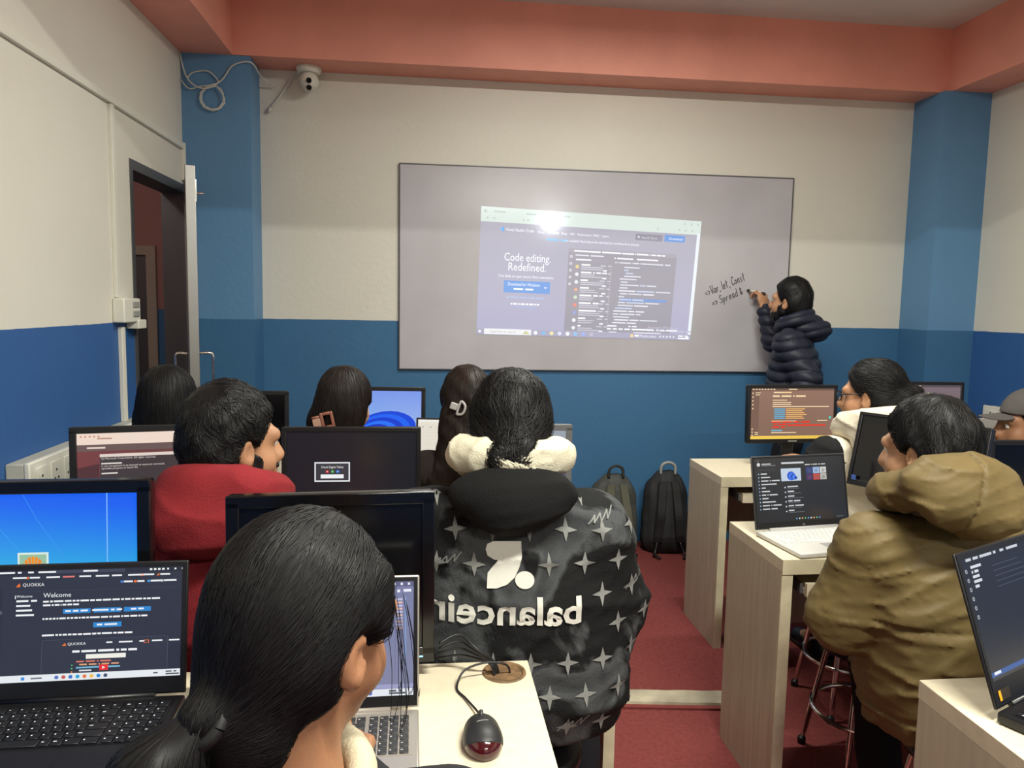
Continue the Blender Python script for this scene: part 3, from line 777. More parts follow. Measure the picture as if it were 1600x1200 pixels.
KEYS = {}
def key_mesh(wk, dk):
    k = (round(wk, 4), round(dk, 4))
    if k not in KEYS:
        mb = MB(); mb.box(-wk / 2, -dk / 2, 0, wk / 2, dk / 2, .0022, .0009, 1); bmesh.ops.recalc_face_normals(mb.bm, faces=mb.bm.faces)
        me = bpy.data.meshes.new('key'); mb.bm.to_mesh(me); mb.bm.free(); KEYS[k] = me
    return KEYS[k]
ROWS = [(['esc'] + ['F%d' % i for i in range(1, 13)] + ['del'], [1] * 14),
        (list('`1234567890-=') + ['back'], [1] * 13 + [1.6]), (['tab'] + list('QWERTYUIOP[]') + ['\\'], [1.4] + [1] * 12 + [1.2]),
        (['caps'] + list("ASDFGHJKL;'") + ['enter'], [1.7] + [1] * 11 + [1.9]), (['shift'] + list('ZXCVBNM,./') + ['shift'], [2.2] + [1] * 10 + [2.4]),
        (['ctrl', 'fn', 'win', 'alt', '', 'alt', 'ctrl', '<', '>'], [1.2, 1, 1, 1, 5.4, 1, 1, 1.5, 1.5])]
NUM = [['home', 'end', 'pg', 'pg'], ['num', '/', '*', '-'], ['7', '8', '9', '+'], ['4', '5', '6', '+'], ['1', '2', '3', 'ent'], ['0', '0', '.', 'ent']]

def laptop(loc, rz, w, d, lh, tilt, label, content, body, keyc, legend, separate=True, bez=.009, chin=.022, lidc=None, brand=None, thick=.017, brand_mat=None, screen_bez=None):
    """origin: middle of the hinge on the desk; base towards -y, lid leans back by tilt degrees"""
    t = thing('laptop', label, 'laptop', (loc[0], loc[1], DESK), math.radians(rz))
    MB().box(-w / 2, -d, .002, w / 2, .0, thick, .004).build('base', body, t)
    deck = MB().box(-w / 2 + .012, -d * .62, thick - .001, w / 2 - .012, -.018, thick + .0006).build('keyboard', keyc[1], t)
    MB().box(-w * .16, -d + .012, thick - .001, w * .12, -d * .66, thick + .0004).build('touchpad', keyc[2], t)
    x0, x1, ya, yb = -w / 2 + .016, w / 2 - .016, -d * .61, -.022
    numw = (x1 - x0) * .22; main = x1 - x0 - numw - .004; rowh = (yb - ya) / 6; joined = MB() if not separate else None; leg = []
    for ri, (names, ws) in enumerate(ROWS):
        cells = []; u = x0; tot = sum(ws)
        for nme, k in zip(names, ws): cells.append((nme, u, main * k / tot)); u += main * k / tot
        for ci, nme in enumerate(NUM[ri]): cells.append((nme, x1 - numw + ci * numw / 4, numw / 4))
        yc = yb - (ri + .5) * rowh
        for nme, u0, cw in cells:
            wk, dk = cw - .0028, rowh - .0028
            if separate:
                o = bpy.data.objects.new('key', key_mesh(wk, dk)); COL.objects.link(o); o.parent = deck; o.location = (u0 + cw / 2, yc, thick + .0004)
                if not o.data.materials: o.data.materials.append(keyc[0])
                if o.data.materials[0] != keyc[0]:
                    o.data = o.data.copy(); o.data.materials[0] = keyc[0]
            else: joined.box(u0 + .0014, yc - dk / 2, thick + .0004, u0 + cw - .0014, yc + dk / 2, thick + .002)
            if nme and legend is not None: leg.append((nme, u0 + .003, yc - .0005, .0042 if len(nme) == 1 else .0026))
    if joined: tag(joined.build('keys', keyc[0], deck), kind='stuff')
    if leg:
        VV, FF, n0 = [], [], 0
        for nme, u0, yc, sz in leg:
            wq = sz * (.55 if len(nme) == 1 else .5 * len(nme)); VV += [(u0, yc, thick + .0029), (u0 + wq, yc, thick + .0029), (u0 + wq, yc + sz * .6, thick + .0029), (u0, yc + sz * .6, thick + .0029)]; FF.append((n0, n0 + 1, n0 + 2, n0 + 3)); n0 += 4
        me = bpy.data.meshes.new('key_legends'); me.from_pydata(VV, [], FF); tag(link('key_legends', me, legend, deck), kind='stuff')
    X = Matrix.Translation((0, .0, thick + .002)) @ Matrix.Rotation(math.radians(-tilt), 4, 'X')
    lidc = lidc or body
    lid = bake(MB().box(-w / 2, .0, 0, w / 2, .006, lh, .0025).build('lid', lidc, t), X)
    MB().tube([(-w * .36, 0, thick), (w * .36, 0, thick)], .006, 10).build('hinge', keyc[1], t)
    sb_ = screen_bez or M_BLACK; ins = .003
    bake(MB().box(-w / 2 + ins, -.0015, .004, w / 2 - ins, .0002, chin).box(-w / 2 + ins, -.0015, lh - bez, w / 2 - ins, .0002, lh - .003).box(-w / 2 + ins, -.0015, chin, -w / 2 + bez, .0002, lh - bez).box(w / 2 - bez, -.0015, chin, w / 2 - ins, .0002, lh - bez).build('screen_bezel', sb_, lid), X)
    a = w / 2 - bez
    content.build('display', [X @ Vector(p) for p in ((-a, -.0006, lh - bez), (a, -.0006, lh - bez), (a, -.0006, chin), (-a, -.0006, chin))], lid, eps=.0002)
    if brand:
        V, T = text_tris(brand, chin * .42); V = V - np.array([V[:, 0].max() / 2, 0])
        me = bpy.data.meshes.new('brand_lettering'); me.from_pydata([(x, -.0022, chin * .35 + y) for x, y in V], [], T.tolist()); bake(link('brand_lettering', me, brand_mat or M_GREYP, lid), X)
    return t

# --- pictures on the screens
def scr_win7():
    s = Scr(1.25)
    def g(a, b):
        k = min(1, max(0, b * 1.25 + .12 * (1 - a) - .1)); q_ = abs(a - .25)
        return (12 + 50 * k + 12 * (1 - q_), 92 + 135 * k, 238 - 22 * k)
    s.grad(0, 0, 1, 1, g, 12, 12, 0)
    s.stroke([(.43, 0), (.50, .17), (.60, .36), (.66, .5)], .0015, (60, 150, 240), 1); s.stroke([(.3, .2), (.5, .5), (.62, .62)], .001, (60, 170, 235), 1)
    s.stroke([(0, .34), (.3, .33)], .001, (60, 160, 240), 1)
    s.rect(.842, 0, .006, 1, (120, 180, 250), 1)
    s.rect(.405, .385, .15, .19, (214, 232, 226), 2); s.rect(.415, .398, .13, .165, (150, 190, 160), 3)
    for k in range(11):
        a = math.pi * (k / 10.); s.poly([(.48, .55), (.48 + .062 * math.cos(a + .12), .53 - .12 * math.sin(a + .12)), (.48 + .062 * math.cos(a - .12), .53 - .12 * math.sin(a - .12))], (240, 130 + 8 * (k % 3), 30), 4)
    return s
def scr_terminal():
    s = Scr(1.7); s.grad(0, 0, 1, 1, lambda a, b: (118 - 25 * a, 62 - 8 * b, 60), 4, 6, 0)
    s.rect(0, 0, 1, .15, (236, 214, 200), 1); 
    for k in range(5): s.disc(.03 + .03 * k, .045, .008, (205, 150, 130), 2, 8)
    s.text('localhost', .14, .085, .016, (190, 150, 130)); s.rect(.0, .15, 1, .085, (104, 84, 82), 1); s.text('Activities', .07, .205, .018, (225, 205, 195))
    for k in range(5): s.disc(.76 + .05 * k, .2, .006, (220, 200, 190), 2, 6)
    s.poly([(0, .45), (.15, .40), (.15, .6), (0, .66)], (78, 44, 46), 1); s.poly([(0, .85), (.15, .8), (.15, .95), (0, 1)], (140, 66, 60), 1)
    s.rect(.155, .275, .82, .70, (222, 206, 196), 1); s.rect(.155, .315, .80, .66, (62, 54, 56), 2)
    T_ = (222, 214, 208)
    for k, t in enumerate(['(c) Microsoft Corporation. All rights reserved.', '', 'xxxxxxxxxxxxxx', 'is not recognized as an internal or external command,', 'operable program or batch file.', '', 'xxxxxxxxxxx']):
        if t: s.text(t, .165, .345 + k * .032, .0145, T_)
    return s
def scr_dialog():
    s = Scr(1.7); s.rect(0, 0, 1, 1, (16, 17, 25), 0)
    s.rect(.215, .40, .27, .255, (228, 230, 234), 1); s.rect(.225, .417, .25, .22, (52, 54, 60), 2)
    s.text('Check Digital Tables', .35, .478, .018, (240, 240, 240), 'c', width=.17)
    for u, c in ((.30, (200, 50, 56)), (.34, (60, 150, 60)), (.38, (40, 110, 200))): s.rect(u, .505, .024, .034, c, 3); s.rect(u + .008, .517, .008, .01, (240, 240, 240), 4)
    s.rect(.262, .56, .175, .05, (236, 238, 240), 3)
    return s
def scr_bloom():
    s = Scr(1.7); s.grad(0, 0, 1, 1, lambda a, b: (120 + 50 * b * a, 150 + 40 * b, 232), 6, 6, 0)
    cx, cy = .58, .75
    for k, (rr, col) in enumerate(((.30, (16, 70, 214)), (.27, (28, 98, 240)), (.235, (14, 60, 205)), (.20, (36, 112, 246)), (.165, (12, 52, 190)), (.13, (40, 120, 250)), (.095, (16, 64, 214)), (.06, (60, 140, 255)))):
        n = 26; pts = []
        for i in range(n):
            a = 2 * math.pi * i / n; x = rr * math.cos(a) * (1.25 - .03 * k); y = rr * 1.25 * math.sin(a) * .8
            c_, s_ = math.cos(-.5), math.sin(-.5)
            pts.append((min(1, max(0, cx - .022 * k + x * c_ - y * s_)), min(1, max(0, cy + .02 * k + (x * s_ + y * c_) * 1.15))))
        s.poly(pts, col, 1 + k)
    s.rect(.72, .83, .28, .17, (12, 46, 170), 12)
    return s
def scr_sheet():
    s = Scr(1.6); s.rect(0, 0, 1, 1, (226, 220, 206), 0); s.rect(0, 0, 1, .06, (236, 234, 226), 1)
    for k in range(14): s.rect(.03, .15 + k * .058, .94, .004, (196, 190, 176), 1)
    for k in range(9): s.rect(.03 + k * .117, .12, .003, .85, (200, 194, 180), 1)
    for k in range(8): s.text('%d' % (12 + 7 * k), .06 + k * .117, .2, .016, (110, 106, 100))
    return s
def scr_photo():
    s = Scr(1.25); s.grad(0, 0, 1, 1, lambda a, b: (96 - 30 * b, 104 - 30 * b, 128 - 30 * b), 4, 4, 0)
    s.poly([(.3, .0), (1, 0), (1, .28), (.8, .2), (.6, .26), (.45, .1)], (150, 158, 168), 1); s.poly([(0, .7), (.4, .55), (1, .75), (1, 1), (0, 1)], (70, 76, 96), 1)
    return s
def scr_code(bgc=(146, 112, 94), full=True):
    s = Scr(1.75); s.grad(0, 0, 1, 1, lambda a, b: (bgc[0] - 14 * b, bgc[1] - 10 * b, bgc[2] - 8 * b), 4, 4, 0)
    s.rect(0, 0, .10, 1, tuple(v * .82 for v in bgc), 1); s.rect(0, 0, 1, .045, tuple(v * .72 for v in bgc), 2)
    C = (252, 226, 178)
    for k in range(8): s.rect(.02 + k * .035, .015, .022, .016, C, 3)
    s.rect(.45, .015, .1, .015, C, 3)
    for k in range(5): s.disc(.025, .1 + k * .075, .008, C, 3, 8)
    for k in range(3): s.disc(.025, .80 + k * .06, .008, C, 3, 8)
    for k, wd in enumerate((.06, .05)): s.rect(.055, .085 + k * .04, wd, .014, C, 3)
    s.text('index.js', .27, .10, .02, C); s.text('server.js', .36, .10, .02, (255, 214, 160))
    s.text('const express = require', .26, .175, .024, C); s.rect(.26, .23, .17, .014, C, 3)
    for k, wd in enumerate((.22, .22, .68)): s.rect(.26, .275 + k * .04, wd, .014, C, 3)
    for k in range(6):
        s.rect(.28, .40 + k * .036, .13, .02, (90, 176, 214), 3); s.rect(.42, .402 + k * .036, [.23, .2, .22, .25, .2, .22][k], .015, (250, 190, 110), 3)
    R_ = (232, 54, 34)
    for t_, u, v, sz in (('Error: Cannot find module', .25, .685, .026), ('at Module', .28, .73, .024), ('node:internal/modules/loader', .44, .745, .024), ('throw err', .26, .78, .024)): s.text(t_, u, v, sz, R_)
    s.rect(.25, .64, .3, .012, C, 3); s.rect(.80, .63, .12, .016, C, 3); s.disc(.955, .58, .014, (70, 220, 200), 3)
    s.rect(.25, .82, .13, .022, (110, 190, 220), 3); s.rect(.25, .865, .3, .015, C, 3)
    for k in range(2): s.rect(.055, .86 + k * .035, .04, .014, C, 3)
    s.rect(0, .935, 1, .065, (240, 202, 84), 3)
    for k in range(10): s.disc(.5 + k * .04, .967, .008, (214, 176, 70), 4, 6)
    return s
def scr_settings():
    s = Scr(1.6); s.rect(0, 0, 1, 1, (30, 32, 34), 0); Wt = (205, 208, 210); D_ = (120, 124, 128)
    s.rect(.03, .03, .03, .006, D_, 1); s.disc(.05, .095, .018, (214, 214, 214), 1); s.rect(.085, .082, .10, .016, Wt, 1); s.rect(.085, .108, .15, .012, D_, 1)
    s.rect(.03, .165, .2, .03, (44, 46, 48), 1)
    for k, t in enumerate(['System', 'Bluetooth', 'Network & internet', 'Personalization', 'Apps', 'Accounts', 'Time & language', 'Gaming', 'Accessibility', 'Privacy & security', 'Windows Update']):
        s.disc(.045, .245 + k * .055, .007, (150, 180, 210), 1, 8); s.text(t, .068, .253 + k * .055, .016, Wt)
    s.text('Personalization', .30, .10, .024, Wt); s.text('Select a theme to apply', .56, .13, .014, Wt)
    s.rect(.29, .17, .22, .20, (190, 205, 220), 1)
    for k in range(5): s.disc(.40 + .012 * k, .29 + .008 * k, .045 - .007 * k, [(30, 80, 200), (60, 120, 230), (24, 66, 180), (70, 140, 240), (20, 60, 170)][k], 2 + k, 16)
    tiles = [(40, 60, 120), (150, 180, 220), (200, 200, 196), (70, 40, 90), (190, 70, 60), (180, 178, 170)]
    for k, c in enumerate(tiles): s.rect(.57 + (k % 3) * .078, .165 + (k // 3) * .105, .072, .098, c, 1); s.disc(.606 + (k % 3) * .078, .22 + (k // 3) * .105, .018, tuple(min(255, v * .6 + 40) for v in c), 2)
    for k, t in enumerate(['Background', 'Colors', 'Themes', 'Lock screen', 'Touch keyboard', 'Start']):
        s.disc(.325, .47 + k * .075, .008, Wt, 1, 8); s.text(t, .35, .47 + k * .075, .017, Wt); s.rect(.35, .485 + k * .075, .13 + .02 * (k % 3), .006, D_, 1)
    for k in range(9): s.disc(.43 + k * .032, .965, .008, [(90, 160, 230), (220, 220, 220), (220, 180, 80), (90, 190, 120)][k % 4], 1, 8)
    for k in range(4): s.rect(.88 + k * .02, .96, .012, .01, D_, 1)
    return s
def scr_editor():
    s = Scr(1.6); s.rect(0, 0, 1, 1, (24, 26, 32), 0); s.rect(0, 0, 1, .055, (22, 23, 29), 1)
    for k, t in enumerate(['File', 'Edit', 'Selection', 'View', 'Go', 'Run', 'Terminal', 'Help']): s.text(t, .05 + k * .075, .035, .02, (200, 204, 210))
    for k in range(6): s.disc(.03, .11 + k * .075, .011, (190, 194, 200), 1, 10); s.disc(.03, .11 + k * .075, .006, (27, 30, 40), 2, 10)
    for k, t in enumerate(['EXPLORER', '> src', 'index', 'styles', 'app']): s.text(t, .08, .1 + k * .04, .02, (214, 218, 224))
    s.bars(.30, .12, .4, 5, .045, .010, (56, 62, 76), 5)
    s.rect(0, .93, 1, .04, (30, 80, 150), 1); s.text('main*', .03, .958, .02, (230, 235, 240))
    return s
def scr_quokka():
    s = Scr(1.72); s.rect(0, 0, 1, 1, (42, 46, 60), 0); s.rect(0, 0, 1, .045, (34, 37, 50), 1); s.rect(0, .16, .145, .77, (38, 41, 54), 1); s.rect(.0, .36, .145, .03, (86, 90, 102), 2)
    Wt = (236, 238, 240); O_ = (240, 116, 40); B_ = (44, 132, 204)
    for k, t in enumerate(['File', 'Edit', 'Selection', 'View', 'Go', 'Run', 'Terminal', 'Help']): s.text(t, .02 + k * .048, .03, .0125, Wt)
    s.rect(.36, .008, .36, .03, (60, 64, 80), 2); s.text('learning', .52, .03, .0125, Wt)
    for k in range(4): s.rect(.84 + k * .02, .013, .012, .018, Wt, 2)
    s.text('-   o   x', .925, .03, .0125, Wt)
    for k, t in enumerate(['index.js', 'Quokka', 'array.js', 'data.js', 'loop.js', 'class.js', 'map.js', 'index.html', 'Quokka', 'Quokka']):
        s.text(t, .19 + k * .078, .077, .0115, Wt if k != 3 else (220, 120, 110))
        if k in (1, 8, 9): s.poly([(.172 + k * .078, .08), (.184 + k * .078, .055), (.186 + k * .078, .08)], O_, 3)
    s.poly([(.205, .15), (.222, .115), (.226, .15)], O_, 3); s.text('QUOKKA', .236, .146, .017, Wt)
    for k, (t, c) in enumerate((('Email', (70, 120, 210)), ('Home', O_), ('Twitter', (70, 150, 220)), ('Discord', (190, 196, 210)))): s.rect(.70 + k * .065, .118, .013, .02, c, 3); s.text(t, .716 + k * .065, .136, .0125, Wt)
    s.rect(.155, .19, .82, .002, (70, 74, 88), 2)
    for k, t in enumerate(['Welcome', "What's New", 'License', 'Settings', 'Resources']): s.text(t, .21, .245 + k * .042, .0135, Wt)
    s.rect(.203, .226, .004, .03, Wt, 3)
    s.text('Welcome', .335, .25, .024, Wt)
    s.text('Thanks for installing Quokka! You are currently using Quokka Community edition. See Quokka PRO edition for more features.', .335, .297, .0125, Wt, width=.56)
    s.text('purchase or start a free trial below.', .335, .33, .0125, Wt, width=.17)
    for k, t in enumerate(['Try PRO Free', 'Community vs PRO', 'Buy PRO']): s.rect(.43 + k * .145, .36, .13, .042, B_, 2); s.text(t, .495 + k * .145, .388, .0125, Wt, 'c')
    s.text('If you are new to Quokka, you may want to read our interactive tutorial and examples of Quokka features in action.', .335, .452, .0125, Wt, width=.50)
    s.rect(.575, .49, .135, .045, B_, 2); s.text('Get Started', .642, .52, .0125, Wt, 'c')
    s.text('Alternatively, you may watch this short video overview, which also demonstrates many helpful features.', .335, .60, .0125, Wt, width=.43)
    s.rect(.335, .635, .60, .30, (46, 50, 64), 1)
    for a, b, c, d in ((.335, .635, .60, .002), (.335, .635, .0015, .3), (.935, .635, .0015, .3)): s.rect(a, b, c, d, (84, 88, 104), 2)
    s.poly([(.43, .69), (.445, .665), (.45, .69)], O_, 3); s.text('QUOKKA', .456, .688, .0145, Wt); s.text('DOCS    CHANGELOG    BLOG    SUPPORT    PRICING', .64, .682, .0105, Wt); s.rect(.82, .665, .025, .028, O_, 3); s.rect(.823, .669, .019, .02, (46, 50, 64), 4)
    s.text('RAPID JAVASCRIPT PROTOTYPING IN YOUR EDITOR', .635, .757, .016, Wt, 'c', width=.31)
    s.rect(.545, .775, .19, .04, (238, 236, 226), 3)
    for k, (t, c) in enumerate((("const quokka = 'rapid'", (220, 120, 100)), ('const value = await fetch', (220, 160, 120)), ('value.map(entry => entry.id)', (120, 190, 220)), ('describe', (220, 222, 230)), ("if (value.length > 10) 'expand'", (200, 160, 120)))): s.text(t, .50 + .015 * (k % 2), .845 + k * .027, .0105, c)
    for k in range(3): s.disc(.48, .868 + k * .03, .004, (80, 200, 120) if k < 2 else (230, 140, 60), 3, 6)
    s.rect(.61, .872, .042, .05, (226, 44, 40), 5); s.poly([(.625, .885), (.625, .91), (.64, .897)], Wt, 6)
    s.rect(0, .938, 1, .062, (226, 232, 236), 4); s.rect(.245, .955, .016, .028, (60, 140, 220), 5); s.text('Search', .29, .978, .0125, (120, 124, 130), L=5)
    for k, c in enumerate([(90, 110, 190), (200, 90, 80), (60, 110, 190), (40, 160, 210), (230, 120, 60), (240, 190, 80), (40, 130, 210), (60, 80, 110)]): s.disc(.41 + k * .033, .969, .01, c, 5, 10)
    s.text('ENG', .87, .975, .0105, (80, 84, 90), L=5); s.text('8:01 AM', .93, .966, .0105, (80, 84, 90), L=5); s.text('2/14/2024', .93, .988, .0105, (80, 84, 90), L=5)
    return s
def scr_light_editor():
    s = Scr(1.65); s.grad(0, 0, 1, 1, lambda a, b: (118 + 10 * b, 122 + 10 * b, 160), 4, 4, 0); s.rect(0, 0, 1, .045, (92, 94, 130), 1)
    Wt = (230, 232, 244)
    for k in range(3): s.rect(.76 + k * .035, .012, .016, .022, Wt, 2); s.rect(.763 + k * .035, .017, .010, .012, (92, 94, 130), 3)
    s.text('-  o  x', .89, .035, .018, Wt); s.poly([(.87, .07), (.87, .1), (.885, .085)], Wt, 2); s.rect(.91, .072, .016, .025, Wt, 2); s.text('...', .945, .095, .02, Wt)
    s.rect(0, .12, .9, .002, (98, 100, 136), 2)
    for k in range(16):
        r_ = random.Random(k); u = .05 + .03 * (k % 4); s.rect(u, .16 + k * .04, r_.uniform(.1, .5), .014, (206, 210, 234) if k % 3 else (236, 236, 246), 2)
    s.text('on Program.js', .86, .355, .02, Wt, 'r')
    for k in range(10): s.rect(.905, .15 + k * .028, .035, .018, (214, 180, 176) if k % 2 else (190, 186, 220), 2)
    s.rect(.955, .14, .004, .62, (120, 170, 220), 2); s.rect(.90, .12, .002, .8, (98, 100, 136), 2)
    s.text('[nodemon] starting', .6, .86, .018, Wt); s.rect(0, .90, 1, .035, (156, 158, 196), 2)
    s.rect(0, .94, 1, .06, (226, 230, 238), 2)
    for k in range(7): s.disc(.5 + k * .045, .97, .012, [(90, 110, 190), (200, 90, 80), (40, 160, 210)][k % 3], 3, 10)
    s.text('8:01 AM', .87, .967, .014, (90, 94, 100)); s.text('2/14/2024', .87, .988, .014, (90, 94, 100))
    return s
def scr_plain(c):
    s = Scr(1.6); s.grad(0, 0, 1, 1, lambda a, b: tuple(v * (1 - .12 * b) for v in c), 3, 3, 0); return s

monitor((-.705, 1.44), 2, .395, .335, .055, 'black monitor showing a blue login screen with a flower tile', scr_win7(), 4, .024, M_GLOSS, .03)
monitor((-.172, 1.43), 4, .385, .335, .03, 'large switched off black monitor behind the silver laptop', None, 3, .024, M_GLOSS, .03)
monitor((-.835, 2.40), 12, .435, .275, .065, 'monitor with a brown terminal window beside the wall sockets', scr_terminal(), 5, .02, M_BLACK, .024)
monitor((-.228, 2.40), 0, .43, .275, .06, 'black monitor with one small dialog box on a dark desktop', scr_dialog(), 3, .014, M_BLACK, .02)
monitor((.305, 2.40), -3, .335, .325, .02, 'monitor with a grey photo behind the star jacket person', scr_photo(), 3, .02, mat('grey_bezel', (96, 96, 98), .4), .024)
monitor((-.215, 3.475), -3, .43, .275, .07, 'monitor with a blue bloom wallpaper near the hair clip person', scr_bloom(), 4, .018, M_BLACK, .02)
monitor((-.80, 3.42), 3, .40, .27, .06, 'dark monitor in front of the straight haired person by the door', None, 4, .018, M_BLACK, .02)
monitor((1.725, 3.40), 3, .455, .275, .10, 'monitor with orange toned code and red error text', scr_code(), 3, .016, M_BLACK, .02, 'round', True)
monitor((2.38, 3.45), -2, .49, .30, .09, 'monitor with a dim code screen behind the two dark haired people', scr_code((120, 104, 108)), 3, .016, M_BLACK, .02, 'round')
m10 = monitor((1.565, 2.27), -60, .42, .255, .13, 'switched off black monitor turned sideways beside the olive jacket person', None, 14, .012, M_BLACK, .02)
MB().box(-.19, -.016, .152, -.176, -.012, .168).build('energy_sticker', mat('blue_sticker', (60, 90, 160), .4), m10).data.transform(Matrix.Identity(4))
monitor((2.13, 2.33), -3, .46, .28, .02, 'black monitor standing low beside the hood of the olive jacket', None, 3, .016, M_BLACK, .02)

KL1 = (mat('key_black', (20, 21, 25), .4), mat('deck_black', (14, 14, 17), .35), mat('pad_black', (24, 24, 28), .3))
KL2 = (mat('key_charcoal', (46, 46, 48), .45), mat('deck_silver', (160, 152, 144), .4, metal=.4), mat('pad_silver', (170, 162, 154), .35, metal=.3))
KL3 = (mat('key_white', (208, 208, 204), .45), mat('deck_white', (196, 196, 194), .45), mat('pad_white', (160, 160, 162), .4))
LEG_W = mat('legend_white', (220, 225, 235), .5, emit=((210, 220, 240), .25)); LEG_G = mat('legend_grey', (205, 205, 200), .5)
laptop((-.612, 1.362), 1.5, .372, .245, .236, 10, 'black laptop with backlit keys showing a welcome page', scr_quokka(), M_BLACK, KL1, LEG_W, True, .010, .032, None, None)
laptop((-.18, 1.283), 1.0, .345, .225, .228, 12, 'silver laptop with charcoal keys and a pale editor screen', scr_light_editor(), M_SILVER, KL2, LEG_G, True, .010, .022, None, None, .016)
laptop((1.235, 2.315), 8.5, .355, .235, .236, 12, 'open white laptop with a dark settings page', scr_settings(), mat('white_shell', (206, 204, 198), .35), KL3, None, False, .008, .022, mat('lid_dark', (60, 60, 62), .4), 'hp')
l4 = laptop((1.175, 1.262), 26, .36, .26, .275, 20, 'black gaming laptop with yellow sticker on the worn desk', scr_editor(), M_BLACK, KL1, LEG_W, False, .012, .045, None, None, .022)
X4 = Matrix.Translation((0, 0, .024)) @ Matrix.Rotation(math.radians(-20), 4, 'X')
st = bake(MB().box(-.166, -.003, .012, -.128, -.0016, .030).build('yellow_sticker', mat('sticker_dark', (46, 38, 30), .4), l4), X4)
bake(MB().box(-.1655, -.0034, .0125, -.158, -.003, .0295).build('sticker_badge', mat('sticker_yellow', (226, 160, 30), .4), st), X4)
laptop((.115, 3.335), -6, .32, .20, .205, 14, 'open laptop with a pale spreadsheet in front of the claw clip person', scr_sheet(), M_DARKGREY, KL1, None, False)
laptop((2.70, 3.27), -24, .30, .19, .215, 12, 'laptop with a plain taupe screen before the capped person', scr_plain((124, 116, 104)), M_SILVER, KL2, None, False, .004, .008, None, None, .016, None, mat('taupe_edge', (124, 116, 104), .4))  # washed-out reflection on this screen is put into its taupe colour

# ------------------------------------------------------------------ mouse and its cables
ms = thing('computer_mouse', 'black and dark red wired computer mouse on the cream desk', 'mouse', (.098, 1.195, DESK))
body = un([el((0, .012, .012), (.030, .046, .022)), el((0, -.022, .012), (.030, .034, .024))], .02)
body = cut(body, plane((0, 0, .001), (0, 0, -1)))
top = cut(S(lambda P: body(P) - .0008, body.lo - .002, body.hi + .002), plane((0, -.026, .010), (0, -.70, -.72)))
sdf_obj('lower_shell', body, .0022, mat('red_gloss_shell', (62, 12, 18), .12, coat=.6), ms, (0, 0, 0))
sdf_obj('top_shell', top, .0022, mat('mouse_black', (34, 34, 36), .45), ms, (0, 0, 0))
def on_top(x, y):
    z = .05
    for _ in range(40):
        d = float(top(np.array([[x, y, z]]))[0]); z -= max(d, .00005) * .8
        if d < .0002: break
    return z + .0004
MB().tube([(x, .006 + .25 * x, on_top(x, .006 + .25 * x)) for x in np.linspace(-.010, .010, 9)], .0007, 5).build('brand_mark', M_GREYP, ms)
MB().lathe([(.0, -.004), (.008, -.0035), (.009, 0), (.008, .0035), (0, .004)], 16, (0, .036, .03), 'x').build('scroll_wheel', M_DARKGREY, ms)
MB().tube(smooth_path([(0, .055, .012), (-.002, .085, .008), (-.02, .14, .004), (-.035, .18, .004), (-.02, .215, .02), (.02, .225, .03), (.055, .232, .024), (.070, .24, .010), (.074, .243, -.024)], 8), .0022, 7).build('mouse_cable', M_BCABLE, ms)
mb = MB()
for k in range(4):
    mb.tube(smooth_path([(-.125, .03 - .008 * k, .02 + .014 * k), (-.085, .02, .03 + .014 * k), (-.05, .006 - .004 * k, .028 + .008 * k), (-.022 + .003 * k, -.004 + .002 * k, .018), (-.014 + .003 * k, -.012 + .006 * k, -.024)], 7), .0026, 7)
tag(mb.build('monitor_cables', M_BCABLE, None, (.155, 1.437, DESK)), 'bundle of black cables running into the desk cable hole', 'cables')

# ------------------------------------------------------------------ floor strip, stools, backpacks
fs = thing('floor_strip', 'low pale wooden strip lying across the red carpet', 'strip', (.92, 2.71, 0), math.radians(-6.5))
mb = MB()
prof = [(-.055, 0), (-.05, .016), (-.02, .021), (.03, .02), (.05, .012), (.055, 0)]
bmv = [[mb.bm.verts.new((x, y, z + .002 + .001 * math.sin(x * 40 + y * 90))) for y, z in prof] for x in np.linspace(-.5, .30, 18)]
for a, b in zip(bmv[:-1], bmv[1:]):
    for k in range(5): mb.bm.faces.new((a[k], b[k], b[k + 1], a[k + 1]))
mb.build('strip_body', mat('worn_strip', (168, 158, 136), .6, noise=(9, .3)), fs)
MB().box(-.5, -.075, 0, .30, -.053, .009).build('carpet_edge', M_FLOOR, fs)

def stool(x, y, label):
    t = thing('stool', label, 'stool', (x, y, 0), group=None)
    MB().lathe([(0, .400), (.145, .400), (.158, .408), (.16, .426), (.148, .440), (.10, .446), (0, .446)], 32).build('seat', mat('black_vinyl', (22, 22, 24), .4), t)
    for k in range(4):
        a = math.pi / 4 + k * math.pi / 2; c, s_ = math.cos(a), math.sin(a)
        l_ = MB().tube(smooth_path([(c * .10, s_ * .10, .405), (c * .125, s_ * .125, .375), (c * .16, s_ * .16, .2), (c * .195, s_ * .195, .012)], 4), .0095, 10).build('leg', M_CHROME, t)
        MB().lathe([(.0, 0), (.014, 0), (.014, .02), (.011, .024)], 12, (c * .195, s_ * .195, 0)).build('rubber_foot', M_BLACK, l_)
    MB().tube([(.165 * math.cos(2 * math.pi * k / 36), .165 * math.sin(2 * math.pi * k / 36), .19) for k in range(37)], .0075, 8, False).build('foot_ring', M_CHROME, t)
    return t
